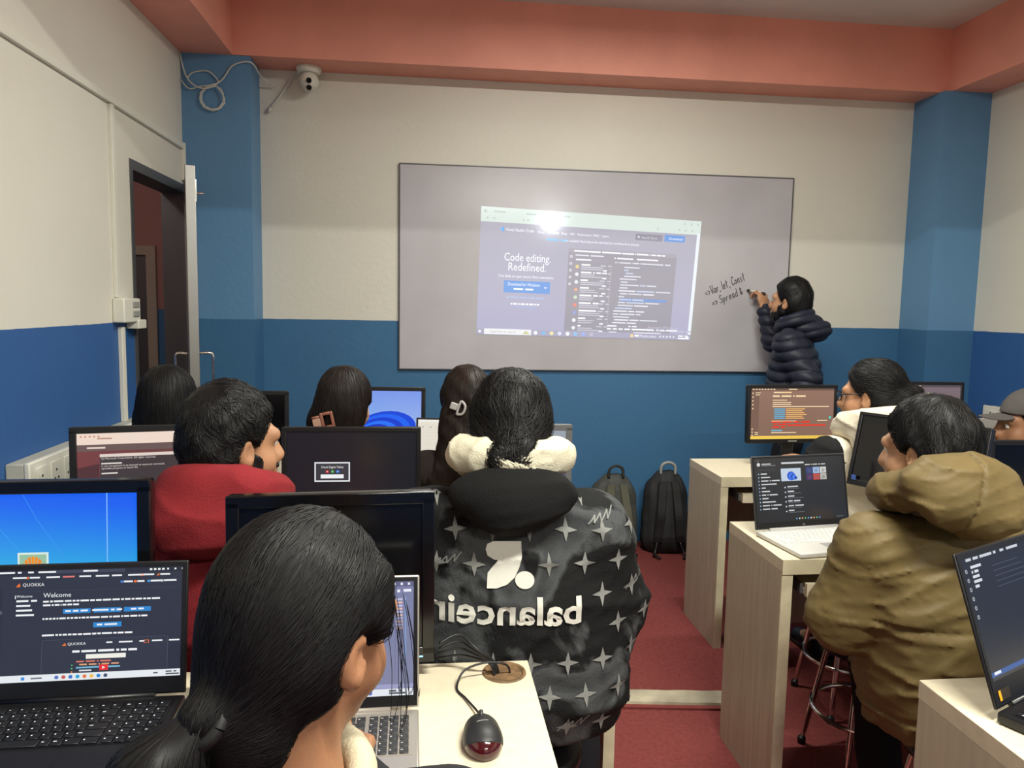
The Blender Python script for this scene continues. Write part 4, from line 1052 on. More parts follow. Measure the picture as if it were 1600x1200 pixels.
STOOLS = [(-.13, .68, 'black seated chrome stool under the foreground person with ponytail'), (.23, 1.76, 'black seated chrome stool under the star jacket person'), (-.47, 1.78, 'black seated chrome stool under the red hoodie person'),
          (-.88, 2.72, 'black seated chrome stool under the straight haired person by the door'), (-.28, 2.72, 'black seated chrome stool under the hair clip person'), (.17, 2.72, 'black seated chrome stool under the claw clip person'),
          (1.62, 2.64, 'black seated chrome stool under the cream hoodie person'), (1.36, 1.655, 'black seated chrome stool under the olive jacket person'), (2.36, 2.66, 'black seated chrome stool under the capped person'), (1.45, 2.25, 'empty black seated chrome stool pushed under the white laptop desk')]
for a in STOOLS: stool(*a)

def backpack(loc, rz, w, h, d, label, colr, grey, style):
    t = thing('backpack', label, 'backpack', loc, math.radians(rz)); O = (0, 0, 0)
    mn = mat(grey + '_pack_fabric', colr, .75, noise=(25, .25), bump=(160, .3))
    dk = mat(grey + '_pack_trim', tuple(v * .6 for v in colr), .7, bump=(160, .2))
    wv = waves(3, 28, 5)
    b0 = un([el((0, 0, h * .30), (w * .5, d * .5, h * .34)), el((0, .01, h * .62), (w * .47, d * .42, h * .36)), rc((-w * .19, 0, .06), (w * .19, 0, .06), d * .40)], .06)
    b0 = cut(disp(b0, lambda P: .004 * wv(P)), plane((0, 0, .004), (0, 0, -1)))
    sdf_obj('pack_body', b0, .008, mn, t, O)
    sdf_obj('front_pocket', un([rc((-w * .25, d * .34, h * .18), (w * .25, d * .34, h * .18), .06), rc((-w * .22, d * .3, h * .38), (w * .22, d * .3, h * .38), .05)], .05), .01, dk, t, O)
    back_y = lambda x, z: _surf(b0, x, z) - .008
    def _surf(sd, x, z):
        y = -.4
        for _ in range(60):
            q_ = float(sd(np.array([[x, y, z]]))[0]); y += q_ * .9
            if q_ < .001: break
        return min(y, 0)
    for sx in (-1, 1):
        pts = [(sx * w * .12, back_y(sx * w * .12, h * .86), h * .86)] + [(sx * w * (.14 + .10 * k / 4), back_y(sx * w * (.14 + .1 * k / 4), h * (.8 - .16 * k)) - .012 * math.sin(math.pi * k / 4), h * (.8 - .16 * k)) for k in range(5)]
        pp = smooth_path(pts, 4); mb = MB()
        vs = [[mb.bm.verts.new(p + Vector((o_ * .028, q_, 0))) for o_, q_ in ((-1, .004), (-.8, -.008), (.8, -.008), (1, .004))] for p in pp]
        for a, b in zip(vs[:-1], vs[1:]):
            for k in range(4): mb.bm.faces.new((a[k], b[k], b[(k + 1) % 4], a[(k + 1) % 4]))
        mb.bm.faces.new(vs[0]); mb.bm.faces.new(vs[-1][::-1])
        stp = mb.build('shoulder_strap', dk if style else mat('olive_strap', (84, 84, 70), .8, bump=(160, .2)), t)
        e = pp[-1]; MB().tube(smooth_path([tuple(e), (e.x + sx * .02, e.y - .03, e.z - .06), (e.x + sx * .03, e.y - .05, .02), (e.x + sx * .0, e.y - .09, .012)], 5), .008, 6).build('webbing', M_BLACK, stp)
    hz = h * .97
    MB().tube(smooth_path([(-.045, -.03, hz - .02), (-.04, -.03, hz + .035), (0, -.03, hz + .055), (.04, -.03, hz + .035), (.045, -.03, hz - .02)], 5), .009, 8).build('carry_handle', M_GREYP if style else dk, t)
    return t
backpack((1.155, 4.49, 0), 3, .31, .50, .22, 'grey olive backpack with wide shoulder straps leaning on the blue wall', (70, 72, 68), 'grey', 0)
backpack((1.485, 4.49, 0), -4, .29, .52, .22, 'black backpack with pale carry handle leaning on the blue wall', (34, 35, 38), 'black', 1)

# ------------------------------------------------------------------ people
def loft(p0, p1, right, fwd, ts, a, b, pw=2.4):
    p0 = np.array(p0, float); p1 = np.array(p1, float); u = p1 - p0; L = np.linalg.norm(u); u /= L
    right = np.array(right, float); fwd = np.array(fwd, float)
    def f(P):
        Q = P - p0; t = Q @ u / L; D = Q - np.outer(t * L, u)
        A = np.interp(t, ts, a); Bb = np.interp(t, ts, b); m = np.minimum(A, Bb)
        k = ((np.abs(D @ right) / A) ** pw + (np.abs(D @ fwd) / Bb) ** pw) ** (1 / pw)
        d = (k - 1) * m
        e = np.maximum(-t, t - 1) * L
        return np.where(e > 0, np.sqrt(np.maximum(d, 0) ** 2 + e * e), np.maximum(d, -np.minimum(t, 1 - t) * L - 0 * d) if False else np.maximum(d, e))
    M = max(max(a), max(b))
    return S(f, np.minimum(p0, p1) - M, np.maximum(p0, p1) + M)

def head_local():
    ear = lambda s: un([el((s * .079, -.004, -.012), (.010, .021, .031), rotm(-s * .35)), el((s * .076, .004, -.034), (.009, .011, .013))], .008)
    e = [sub(ear(s), el((s * .092, .004, -.008), (.012, .012, .020)), .006) for s in (-1, 1)]
    face = un([el((0, -.012, .030), (.077, .095, .092)), el((0, .030, -.030), (.063, .068, .085)), el((0, .050, -.088), (.040, .042, .032)),
               el((-.040, .058, -.040), (.026, .028, .030)), el((.040, .058, -.040), (.026, .028, .030)), rc((0, .097, .012), (0, .116, -.028), .008, .013), el((-.012, .104, -.034), (.010, .012, .009)), el((.012, .104, -.034), (.010, .012, .009)),
               el((0, .090, -.062), (.024, .016, .008)), el((0, .088, -.073), (.020, .016, .009)), rc((-.045, .078, .024), (.045, .078, .024), .016)], .022)
    face = sub(face, el((-.032, .100, .006), (.018, .016, .012)), .012); face = sub(face, el((.032, .100, .006), (.018, .016, .012)), .012)
    face = sub(face, rc((-.020, .110, -.067), (.020, .110, -.067), .0035), .004)
    return un([face] + e, .008)
HEAD = head_local()

def hand(w, R, side, curl=.5, grip=False):
    """hand at wrist w, fingers along R's forward column, thumb towards side"""
    it = [el((0, .045, 0), (.040, .050, .016))]
    for i in range(4):
        b = np.array((-.029 + .0195 * i, .084 - .006 * abs(i - 1.4), 0.)); ln = (.040, .044, .041, .033)[i]; a = -curl * (1 if not grip else 1.25); p = b
        for k in range(3):
            l = ln * (1, .68, .5)[k]; q_ = p + np.array((0, math.cos(a), math.sin(a))) * l
            it.append(rc(p, q_, .0092 - .0008 * k, .0084 - .0008 * k)); p = q_; a -= curl * (.9 if not grip else 1.15)
    th = [(-side * -.036, .018, -.006), (-side * -.058, .048, -.020), (-side * -.050, .075, -.032), (-side * -.036, .094, -.038)]
    for a, b in zip(th[:-1], th[1:]): it.append(rc(a, b, .0105, .009))
    return xf(un(it, .006), w, R)

def skin_mat(name, c): return mat(name, c, .5, spec=.35, noise=(18, .12), bump=(220, .06))
def hair_mat(name, c): return mat(name, c, .5, spec=.26, noise=(60, .35, (1, 1, .25)))
def cloth_mat(name, c, rough=.85, bump=(260, .25), sheen=0): return mat(name, c, rough, spec=.25, noise=(12, .12), bump=bump, sheen=sheen)
M_EYE = mat('eye_white', (225, 222, 216), .25); M_IRIS = mat('eye_dark', (38, 24, 18), .2)

def joints(hip, head, yaw, hz, seat=.47, sw=.17, arms=None, legs=None, neck_back=.03, eo=.06, wo=.13):
    R = rotm(yaw); r_, f_ = R[:, 0], R[:, 1]; z = np.array((0, 0, 1.))
    p0 = np.array((hip[0], hip[1], seat + .115)); hd = np.array(head, float)
    nb = hd - z * .178 - f_ * neck_back
    J = dict(rot=R, r=r_, f=f_, p0=p0, hd=hd, nb=nb, ch=p0 + (nb - p0) * .70, wa=p0 + (nb - p0) * .33)
    for s, k in ((-1, 'L'), (1, 'R')):
        sh = nb + r_ * s * sw - z * .065
        a = (arms or {}).get(k, {})
        e = np.array(a['elbow'], float) if 'elbow' in a else np.array((*(sh + r_ * s * eo + f_ * .11)[:2], max(sh[2] - .255, DESK + .02)))
        wr = np.array(a['wrist'], float) if 'wrist' in a else p0 + f_ * .385 + r_ * s * wo + z * (DESK + .078 - p0[2])
        l = (legs or {}).get(k, {})
        h = p0 + r_ * s * .09 - z * .01
        kn = np.array(l['knee'], float) if 'knee' in l else h + f_ * .40 + r_ * s * .03 - z * .05
        an = np.array(l['ankle'], float) if 'ankle' in l else np.array((*(kn + f_ * -.02)[:2], .085))
        to = an + f_ * .13; to[2] = .038
        J[k] = dict(sh=sh, el=e, wr=wr, hip=h, kn=kn, an=an, to=to, s=s, a=a)
    J['HR'] = hz
    return J

def body_sdf(J):
    r_, f_ = J['r'], J['f']; it = [loft(J['p0'] - np.array((0, 0, .10)), J['nb'] + np.array((0, 0, .0)), r_, f_, [0, .15, .45, .8, .95, 1], [.14, .165, .135, .165, .12, .06], [.10, .115, .095, .105, .07, .05])]
    hl = J['hd'] + J['HR'] @ np.array((0, -.022, -.06))
    it += [rc(J['nb'] - np.array((0, 0, .04)), hl, .058, .052), xf(HEAD, J['hd'], J['HR'])]
    for k in 'LR':
        a = J[k]; it += [rc(a['sh'], a['el'], .050, .042), rc(a['el'], a['wr'], .040, .027), rc(J['nb'] - np.array((0, 0, .05)), a['sh'], .05, .05)]
        d = a['a'].get('dir'); d = np.array(d, float) if d is not None else (a['wr'] - a['el']); d = d / np.linalg.norm(d)
        up = np.array(a['a'].get('up', (0, 0, 1)), float); x = np.cross(d, up); x /= np.linalg.norm(x); up = np.cross(x, d)
        it.append(hand(a['wr'] + d * .012, np.stack([x, d, up], 1), a['s'], a['a'].get('curl', .42), a['a'].get('grip', False)))
        it += [rc(a['hip'], a['kn'], .082, .058), rc(a['kn'], a['an'], .054, .036), rc(a['an'], a['to'], .034, .03)]
    return un(it, .022)

def eyes(J, root, origin):
    for s in (-1, 1):
        c = J['hd'] + J['HR'] @ np.array((s * .032, .082, .005)) - origin; i = J['hd'] + J['HR'] @ np.array((s * .032, .0915, .005)) - origin
        e = MB(); bmesh.ops.create_icosphere(e.bm, subdivisions=2, radius=.0122, matrix=Matrix.Translation(tuple(c)))
        eo = e.build('eye', M_EYE, root); e = MB(); bmesh.ops.create_icosphere(e.bm, subdivisions=1, radius=.0052, matrix=Matrix.Translation(tuple(i))); e.build('iris', M_IRIS, eo)
        b = MB().tube([tuple(J['hd'] + J['HR'] @ np.array((s * x, y, z)) - origin) for x, y, z in ((.014, .095, .028), (.034, .092, .034), (.054, .076, .027))], [.004, .0045, .002], 6); b.build('eyebrow', mat('eyebrow_hair', (22, 17, 15), .7), root)

def person(label, J, skin, h=.007, group=None):
    o0 = np.array((J['p0'][0], J['p0'][1], 0.)); t = thing('person', label, 'person', tuple(o0), group=group)
    sd = body_sdf(J); lips = xf(el((0, .10, -.067), (.026, .024, .013)), J['hd'], J['HR'])
    sdf_obj('body', sd, h, [skin, mat('lip_skin', (150, 84, 76), .45)], t, o0, lambda P: (lips(P) < 0))
    eyes(J, t, o0)
    return t, o0, sd

def trousers(J, root, o0, m, h=.012, top=.12):
    it = [loft(J['p0'] - np.array((0, 0, .10)), J['p0'] + np.array((0, 0, top)), J['r'], J['f'], [0, .4, 1], [.15, .18, .16], [.115, .13, .115])]
    for k in 'LR': a = J[k]; it += [rc(a['hip'], a['kn'], .085, .070), rc(a['kn'], a['an'] + np.array((0, 0, .02)), .066, .056)]
    wv = waves(11, 30, 5); return sdf_obj('trousers', disp(un(it, .03), lambda P: .004 * wv(P)), h, m, root, o0)
def shoes(J, root, o0, m, sole, h=.008):
    for k in 'LR':
        a = J[k]; f_ = (a['to'] - a['an']); f_[2] = 0; f_ /= np.linalg.norm(f_)
        b = np.array((*a['an'][:2], .0)); hl = b - f_ * .045
        up = un([rc(hl + (0, 0, .045), b + f_ * .15 + (0, 0, .035), .042, .036), rc(b + (0, 0, .05), b + (0, 0, .10), .045, .044)], .03)
        so, _ = sdf_obj('shoe', cut(up, plane((0, 0, .018), (0, 0, -1))), h, m, root, o0)
        sdf_obj('sole', cut(cut(infl(up, .004), plane((0, 0, .002), (0, 0, -1))), plane((0, 0, .022), (0, 0, 1))), h, sole, so, o0)

def jacket_parts(J, A, Bd, hem, sl=(.078, .068, .05), top=.0, sleeve_end=.92, pw=2.5):
    """torso loft with half widths A and half depths Bd from the hem (0) to the neck (1), and two sleeves"""
    p0 = J['p0'].copy(); lo_ = p0 + (J['nb'] - p0) * ((hem - p0[2]) / (J['nb'][2] - p0[2])); n = len(A)
    tor = loft(lo_, J['nb'] + np.array((0, 0, top)), J['r'], J['f'], np.linspace(0, 1, n), A, Bd, pw)
    slv = []
    for k in 'LR':
        a = J[k]; e = a['el'] + (a['wr'] - a['el']) * sleeve_end
        slv.append(un([rc(a['sh'] + (0, 0, .005), a['el'], sl[0], sl[1]), rc(a['el'], e, sl[1], sl[2])], .03))
    yoke = rc(J['L']['sh'] + (0, 0, .0), J['R']['sh'] + (0, 0, .0), sl[0] * .95, None)
    return tor, slv, yoke

def folds(seed, amp, f1=16, f2=38):
    a, b = waves(seed, f1, 6, (.6, .6, 1.7), .02), waves(seed + 1, f2, 6, (.5, .5, 1.6), .01)
    def fn(P):
        w1 = 1 - np.abs(np.sin(1.5 * a(P))); w2 = 1 - np.abs(np.sin(1.4 * b(P)))
        return amp * (w1 ** 2 * 1.3 + w2 ** 2 * .5 - .7)
    return fn

def neck_ring(J, rmaj, rmin, tilt=.35, back=.0, drop=.0, sq=(1, 1)):
    """soft ring of cloth round the neck, higher in front or back by tilt"""
    R = J['rot'] @ rotm(0, tilt); c = J['nb'] + J['f'] * (.012 - back) + np.array((0, 0, .03 - drop))
    def f(P):
        Q = (P - c) @ R; q_ = np.sqrt((Q[:, 0] / sq[0]) ** 2 + (Q[:, 1] / sq[1]) ** 2) - rmaj
        return np.sqrt(q_ * q_ + (Q[:, 2] * .8) ** 2) - rmin
    M = rmaj * max(sq) + rmin + .02
    return S(f, c - M, c + M)

# hair shapes in head space -------------------------------------------------
def cap_shape(th=.014, noise=0, seed=1, crown=.0):
    wv = waves(seed, 45, 6)
    b = un([el((0, -.014, .032), (.077 + th, .096 + th, .093 + th + crown)), el((0, -.035, -.02), (.072 + th, .068 + th, .075))], .03)
    return disp(b, lambda P: noise * wv(P)) if noise else b
def hairline(a, front=(.052, .050), nape=-.085, side=True, low=None):
    """cut away the face, the nape and the ears"""
    a = cut(a, plane((0, front[0], front[1]), (0, .86, -.5)))
    if nape is not None: a = cut(a, plane((0, -.05, nape), (0, .35, -.94)))
    if side:
        for s in (-1, 1):
            a = sub(a, el((s * .090, .004, -.022), (.030, .026, .040)), .01)
            a = sub(a, el((s * .090, .045, -.045), (.04, .045, .05)), .01)
    return a
def to_world(fn, J):
    return lambda P: fn((P - J['hd']) @ J['HR']) @ J['HR'].T
def flow_to(target):
    tg = np.array(target, float)
    def f(P):
        d = tg - P; return d / (np.linalg.norm(d, axis=1, keepdims=True) + 1e-6)
    return f
def flow_crown(c=(0.01, -.05, .11), fwd=.25, down=.35):
    c = np.array(c)
    def f(P):
        d = (P - c); d[:, 1] += fwd * .1; d[:, 2] -= down * .1; return d / (np.linalg.norm(d, axis=1, keepdims=True) + 1e-6)
    return f
def hair(J, root, o0, shape, m, flow, n, length, width, h=.006, name='hair', keep=None, lift=.002, seed=3, jit=.25, npt=9):
    sd = xf(shape, J['hd'], J['HR'])
    o, V = sdf_obj(name, sd, h, m, root, o0)
    strands('hair_strands', sd, V, to_world(flow, J), n, length, width, m, o, o0, seed, npt, lift, keep, jit)
    return o, sd, V
def beard(J, root, o0, m):
    b = un([el((0, .046, -.080), (.062, .062, .054)), el((0, .015, -.055), (.077, .052, .045))], .02)
    b = un([b, el((-.066, .020, -.030), (.014, .026, .045)), el((.066, .020, -.030), (.014, .026, .045))], .012); b = cut(b, plane((0, .06, -.045), (0, .62, .78))); b = cut(b, plane((0, -.004, 0), (0, -1, .15)))
    b = sub(b, el((0, .105, -.066), (.024, .03, .010)), .004)
    wv = waves(5, 160, 6)
    moust = rc((-.026, .100, -.052), (.026, .100, -.052), .006)
    sdf_obj('beard', xf(disp(un([b, moust], .006), lambda P: .0015 * wv(P)), J['hd'], J['HR']), .005, m, root, o0)

SK1 = skin_mat('skin_warm', (176, 130, 98)); SK2 = skin_mat('skin_tan', (158, 112, 82)); SK3 = skin_mat('skin_light', (190, 146, 114))
HB = hair_mat('hair_black', (17, 16, 17)); HBR = hair_mat('hair_dark_brown', (30, 22, 19)); HBR2 = hair_mat('hair_brown', (36, 25, 20))
M_JEAN = cloth_mat('dark_trousers', (30, 31, 36)); M_SHOE = mat('black_shoe', (18, 18, 20), .4); M_SOLE = mat('shoe_sole', (52, 50, 48), .7)
rad = math.radians

# 1 --- foreground person with ponytail
J = joints((-.13, .68), (-.132, .835, 1.138), rad(-6), rotm(rad(-38), rad(-10), rad(2)), sw=.165, eo=.03,
           arms={'R': dict(elbow=(.03, .76, .76), wrist=(-.10, 1.0, .853)), 'L': dict(wrist=(-.24, 1.02, .853))})
t, o0, sd = person('person with black hair in a low ponytail seated at the silver laptop', J, SK2, .006)
tor, slv, yk = jacket_parts(J, [.19, .19, .185, .19, .15, .08], [.14, .135, .13, .125, .10, .07], .494)
fo = folds(21, .004)
sdf_obj('jacket', disp(un([tor, yk] + slv, .045), fo), .009, cloth_mat('charcoal_jacket', (38, 38, 42)), t, o0)
sdf_obj('collar', neck_ring(J, .066, .018, .3, 0, .02), .006, cloth_mat('cream_collar', (196, 186, 160)), t, o0)
trousers(J, t, o0, M_JEAN); shoes(J, t, o0, M_SHOE, M_SOLE)
TIE = (0.0, -.120, -.068)
shape = hairline(cap_shape(.010, .0012, 2), (.070, .048), -.15)
shape = un([shape, rc((.064, .040, .070), (.078, .046, .01), .014, .006)], .02)
shape = un([shape, el((0, -.070, -.065), (.052, .044, .055)), el((0, -.062, -.100), (.050, .036, .050)), rc((0, -.09, -.075), TIE, .030, .021)], .025)
shape = sub(shape, el((.094, .012, -.020), (.034, .030, .040)), .01)
hair(J, t, o0, shape, HB, flow_to((0, -.125, -.10)), 4200, .13, .0007, .0045, lift=.002, jit=.10, npt=12)
tail = un([rc(TIE, (-.015, -.150, -.12), .020, .036), rc((-.015, -.150, -.12), (-.03, -.165, -.20), .036, .034), rc((-.03, -.165, -.20), (-.035, -.15, -.33), .034, .012)], .02)
wv_ = waves(9, 60, 5, (1, 1, .2)); tail = disp(tail, lambda P: .003 * wv_(P))
hair(J, t, o0, tail, HB, lambda P: np.tile(np.array([[-.1, -.05, -1.]]), (len(P), 1)), 900, .13, .0009, .005, 'ponytail', lift=.003, jit=.12)
c = J['hd'] + J['HR'] @ np.array(TIE) - o0; ax = J['HR'] @ np.array((-.2, -.75, -.6))
ring = [Vector(c) + Vector(J['HR'] @ np.array((.024 * math.cos(a), .012 * math.sin(a), .020 * math.sin(a)))) for a in np.linspace(0, 2 * math.pi, 25)]
MB().tube([tuple(p) for p in ring], .008, 8, False).build('hair_tie', mat('hair_tie_black', (14, 14, 15), .6), t)
# loose strands falling beside the cheek
mb = MB(); r_ = random.Random(5)
for k in range(12):
    a0 = np.array((.074 + r_.uniform(-.006, .008), .065 + r_.uniform(-.015, .02), .02 + r_.uniform(-.02, .03)))
    q1, q2 = r_.uniform(-.006, .008), r_.uniform(-.010, .012)
    pts = [a0, a0 + (.006 + q1 * .4, .012, -.045), a0 + (.009 + q1, .024 + q2 * .5, -.09 - r_.uniform(0, .02)), a0 + (.004 + q1, .030 + q2, -.105 - r_.uniform(0, .03))]
    mb.tube(smooth_path([tuple(J['hd'] + J['HR'] @ p - o0) for p in pts], 5), [.0005] * 15 + [.0003], 4)
tag(mb.build('loose_strands', HB, t), kind='stuff')

# 2 --- star jacket person
J = joints((.235, 1.76), (.205, 1.80, 1.20), rad(-4), rotm(rad(-6), rad(-8)), seat=.475, sw=.185,
           arms={'R': dict(elbow=(.452, 1.80, .775), wrist=(.40, 2.08, .853)), 'L': dict(elbow=(.02, 1.84, .77), wrist=(.08, 2.1, .853))},
           legs={'R': dict(knee=(.44, 2.06, .43), ankle=(.43, 1.97, .085))})
t, o0, sd = person('person in black jacket printed with grey stars and mirrored lettering', J, SK3, .007)
tor, slv, yk = jacket_parts(J, [.235, .265, .27, .265, .25, .20, .09], [.16, .185, .175, .165, .155, .13, .08], .50, (.098, .098, .062))
fo = folds(31, .006)
jk = disp(un([tor, yk] + slv, .06), fo)
sj = bpy.data.materials.new('star_jacket_cloth'); sj.use_nodes = True; nt = sj.node_tree; b = nt.nodes['Principled BSDF']; b.inputs['Roughness'].default_value = .8; b.inputs['Specular IOR Level'].default_value = .25
tc = nt.nodes.new('ShaderNodeTexCoord'); n1 = nt.nodes.new('ShaderNodeTexNoise'); n1.inputs['Scale'].default_value = 5.2; n1.inputs['Detail'].default_value = 5; n1.inputs['Distortion'].default_value = .8
nt.links.new(tc.outputs['Object'], n1.inputs['Vector']); rp = nt.nodes.new('ShaderNodeValToRGB'); e_ = rp.color_ramp.elements
e_[0].position = .50; e_[0].color = (*lin((15, 16, 17)), 1); e_[1].position = .555; e_[1].color = (*lin((70, 72, 74)), 1); x_ = e_.new(.68); x_.color = (*lin((46, 48, 50)), 1)
nt.links.new(n1.outputs['Fac'], rp.inputs[0]); nt.links.new(rp.outputs[0], b.inputs['Base Color'])
nb_ = nt.nodes.new('ShaderNodeTexNoise'); nb_.inputs['Scale'].default_value = 240; bp = nt.nodes.new('ShaderNodeBump'); bp.inputs['Strength'].default_value = .2; bp.inputs['Distance'].default_value = .01
nt.links.new(tc.outputs['Object'], nb_.inputs['Vector']); nt.links.new(nb_.outputs['Fac'], bp.inputs['Height']); nt.links.new(bp.outputs['Normal'], b.inputs['Normal'])
jo, _ = sdf_obj('jacket', jk, .008, sj, t, o0)
def drape(sd, pts2, y0, eps=.0022):
    """lay flat (x, z) points onto the back of a cloth shape, straight along +y; nan where they miss"""
    pts2 = np.asarray(pts2, float); P = np.stack([pts2[:, 0], np.full(len(pts2), y0), pts2[:, 1]], 1); hit = np.zeros(len(P), bool)
    for _ in range(90):
        d = sd(P); hit = d < .0008
        P[:, 1] += np.where(hit, 0, np.maximum(d, .0004) * .8)
        P[:, 1] = np.minimum(P[:, 1], y0 + 1)
    P[:, 1] -= eps; return P, hit
def subdiv(V, T, mx):
    """split long triangles so that print follows the folds"""
    V = [tuple(v) for v in V]; T = [tuple(x) for x in T]
    for _ in range(6):
        out, cache, again = [], {}, False
        def mid(i, j):
            k = (min(i, j), max(i, j))
            if k not in cache: V.append(tuple((np.array(V[i]) + np.array(V[j])) / 2)); cache[k] = len(V) - 1
            return cache[k]
        for (i, j, k) in T:
            L = [np.hypot(*(np.array(V[p]) - np.array(V[q_]))) for p, q_ in ((i, j), (j, k), (k, i))]
            m_ = int(np.argmax(L))
            if L[m_] <= mx: out.append((i, j, k)); continue
            again = True; a, b, c = ((i, j, k), (j, k, i), (k, i, j))[m_]; m2 = mid(a, b); out += [(a, m2, c), (m2, b, c)]
        T = out
        if not again: break
    return np.array(V), np.array(T)
def print_on(sd, shapes, name, m, parent, o0, y0, mx=.02, eps=.0022):
    VV, TT, n0 = [], [], 0
    for V, T in shapes:
        V, T = subdiv(V, T, mx); P, hit = drape(sd, V, y0, eps)
        ok = hit[T].all(1) & ((P[T][:, :, 1].max(1) - P[T][:, :, 1].min(1)) < .05)
        if not ok.any(): continue
        VV.append(P); TT.append(T[ok] + n0); n0 += len(P)
    if not VV: return None
    V = np.concatenate(VV); T = np.concatenate(TT)
    o = np_mesh(name, V - o0, T, m, parent); return o
def star(cx, cz, r, rot=0):
    pts = [(cx, cz)]
    for k in range(16):
        a = rot + 2 * math.pi * k / 16; q_ = r if k % 4 == 0 else r * (.30 if k % 4 == 2 else .44)
        pts.append((cx + q_ * math.sin(a), cz + q_ * math.cos(a)))
    return np.array(pts), np.array([(0, k + 1, (k + 1) % 16 + 1) for k in range(16)])
def mirrored_text(s, x_right, z, size, width):
    V, T = text_tris(s, size, .022); V = V * np.array([width / V[:, 0].max(), 1]); return np.stack([x_right - V[:, 0], z + V[:, 1]], 1), T
PR = mat('white_print', (214, 212, 202), .7); PG = mat('grey_star_print', (122, 123, 120), .75)
stars = []
for i in range(-4, 8):
    for j in range(9):
        stars.append(star(.235 + (i - 1.5) * .083 + (.0415 if j % 2 else 0), .50 + j * .071, .026, .05 * math.sin(3.1 * i + j)))
stars = [s_ for s_ in stars if not (-.03 < s_[0][0][0] < .40 and .78 < s_[0][0][1] < .875) and not (.13 < s_[0][0][0] < .27 and .84 < s_[0][0][1] < .995)]
for s_ in stars:
    print_on(jk, [s_], 'star_print', PG, jo, o0, 1.3)
# comma emblem, dot and mirrored word
n = 16; com = [(.165, .905)]
cpts = [(.262, .922), (.200, .922), (.186, .914), (.182, .898), (.186, .880), (.200, .871), (.222, .868), (.218, .848), (.205, .853), (.186, .828), (.184, .782), (.205, .782), (.228, .793), (.246, .815), (.256, .845), (.262, .880)]
PX, PZ = -.046, .094
cm = np.array([(.222, .895)] + [(x, z) for x, z in cpts]) * (1, .70) + (PX, PZ + .782 * .30); ct = np.array([(0, k + 1, (k + 1) % n + 1) for k in range(n)])
dot = np.array([(.268, .800)] + [(.268 + .0215 * math.cos(a), .800 + .0185 * math.sin(a)) for a in np.linspace(0, 2 * math.pi, 21)[:-1]]) + (PX, PZ); dt = np.array([(0, k + 1, (k + 1) % 20 + 1) for k in range(20)])
print_on(jk, [(cm, ct), (dot, dt), mirrored_text('balancein', .352, .800, .085, .345)], 'mirrored_lettering', PR, jo, o0, 1.3, .012, .003)
# scribble marks
scr = []
for cx, cz, k in ((.40, 1.02, .9), (.10, .665, 1.), (.50, .86, 1.), (.33, .575, 1.), (.05, .93, .9)):
    zz = [(-.035, -.012), (-.015, .008), (-.02, -.008), (.0, .012), (.0, -.006), (.02, .018), (.018, -.002), (.036, .024)]
    for (a, b_), (c_, d_) in zip(zz[:-1], zz[1:]):
        dx, dz = c_ - a, d_ - b_; l = math.hypot(dx, dz); nx, nz = -dz / l * .0016, dx / l * .0016
        q4 = np.array([(cx + k * a + nx, cz + k * b_ + nz), (cx + k * c_ + nx, cz + k * d_ + nz), (cx + k * c_ - nx, cz + k * d_ - nz), (cx + k * a - nx, cz + k * b_ - nz)])
        scr.append((q4, np.array([(0, 1, 2), (0, 2, 3)])))
    print_on(jk, scr, 'scribble_print', PG, jo, o0, 1.3, .02, .003); scr = []
hood = un([el(J['nb'] - J['f'] * .125 + (0, 0, .060), (.146, .055, .066)), el(J['nb'] - J['f'] * .135 + (0, 0, .030), (.085, .045, .055))], .05)
sdf_obj('hood', disp(hood, folds(41, .004)), .007, cloth_mat('black_hood', (17, 17, 18)), t, o0)
sc = disp(neck_ring(J, .088, .036, -.10, .018, -.098, (1.28, 1.08)), folds(51, .005, 24, 60))
so, sV = sdf_obj('fleece_scarf', sc, .006, cloth_mat('cream_fleece', (214, 208, 184), .95), t, o0)
mb = MB(); r_ = random.Random(8)
for k in range(60):
    x = .15 + .09 * r_.random(); z = 1.165 - .03 * (x - .135) / .1 + r_.uniform(-.008, .012)
    P, hit = drape(sc, np.array([(x + .035 * q_ + r_.uniform(-.003, .003), z - .030 * q_ ** 1.2) for q_ in np.linspace(0, 1.2, 5)]), 1.3, .003)
    if hit[0]:
        P[:, 1] = np.where(hit, P[:, 1], P[hit][:, 1].min()); mb.tube([tuple(p - o0) for p in P], .0022, 5)
tag(mb.build('fringe', MATS['cream_fleece'], so), kind='stuff')
trousers(J, t, o0, M_JEAN, .010); shoes(J, t, o0, M_SHOE, M_SOLE)
shape = hairline(cap_shape(.018, .002, 4, .006), (.058, .058), -.11)
wv_ = waves(17, 55, 6); bun = disp(un([el((-.005, -.118, -.055), (.056, .045, .046)), el((.022, -.122, -.04), (.035, .035, .035)), el((-.03, -.118, -.075), (.035, .03, .03))], .02), lambda P: .004 * wv_(P))
hair(J, t, o0, un([shape, bun, el((0, -.07, -.05), (.07, .05, .06))], .025), HB, flow_to((0, -.13, -.07)), 1800, .10, .0010, .005, lift=.004, jit=.35)

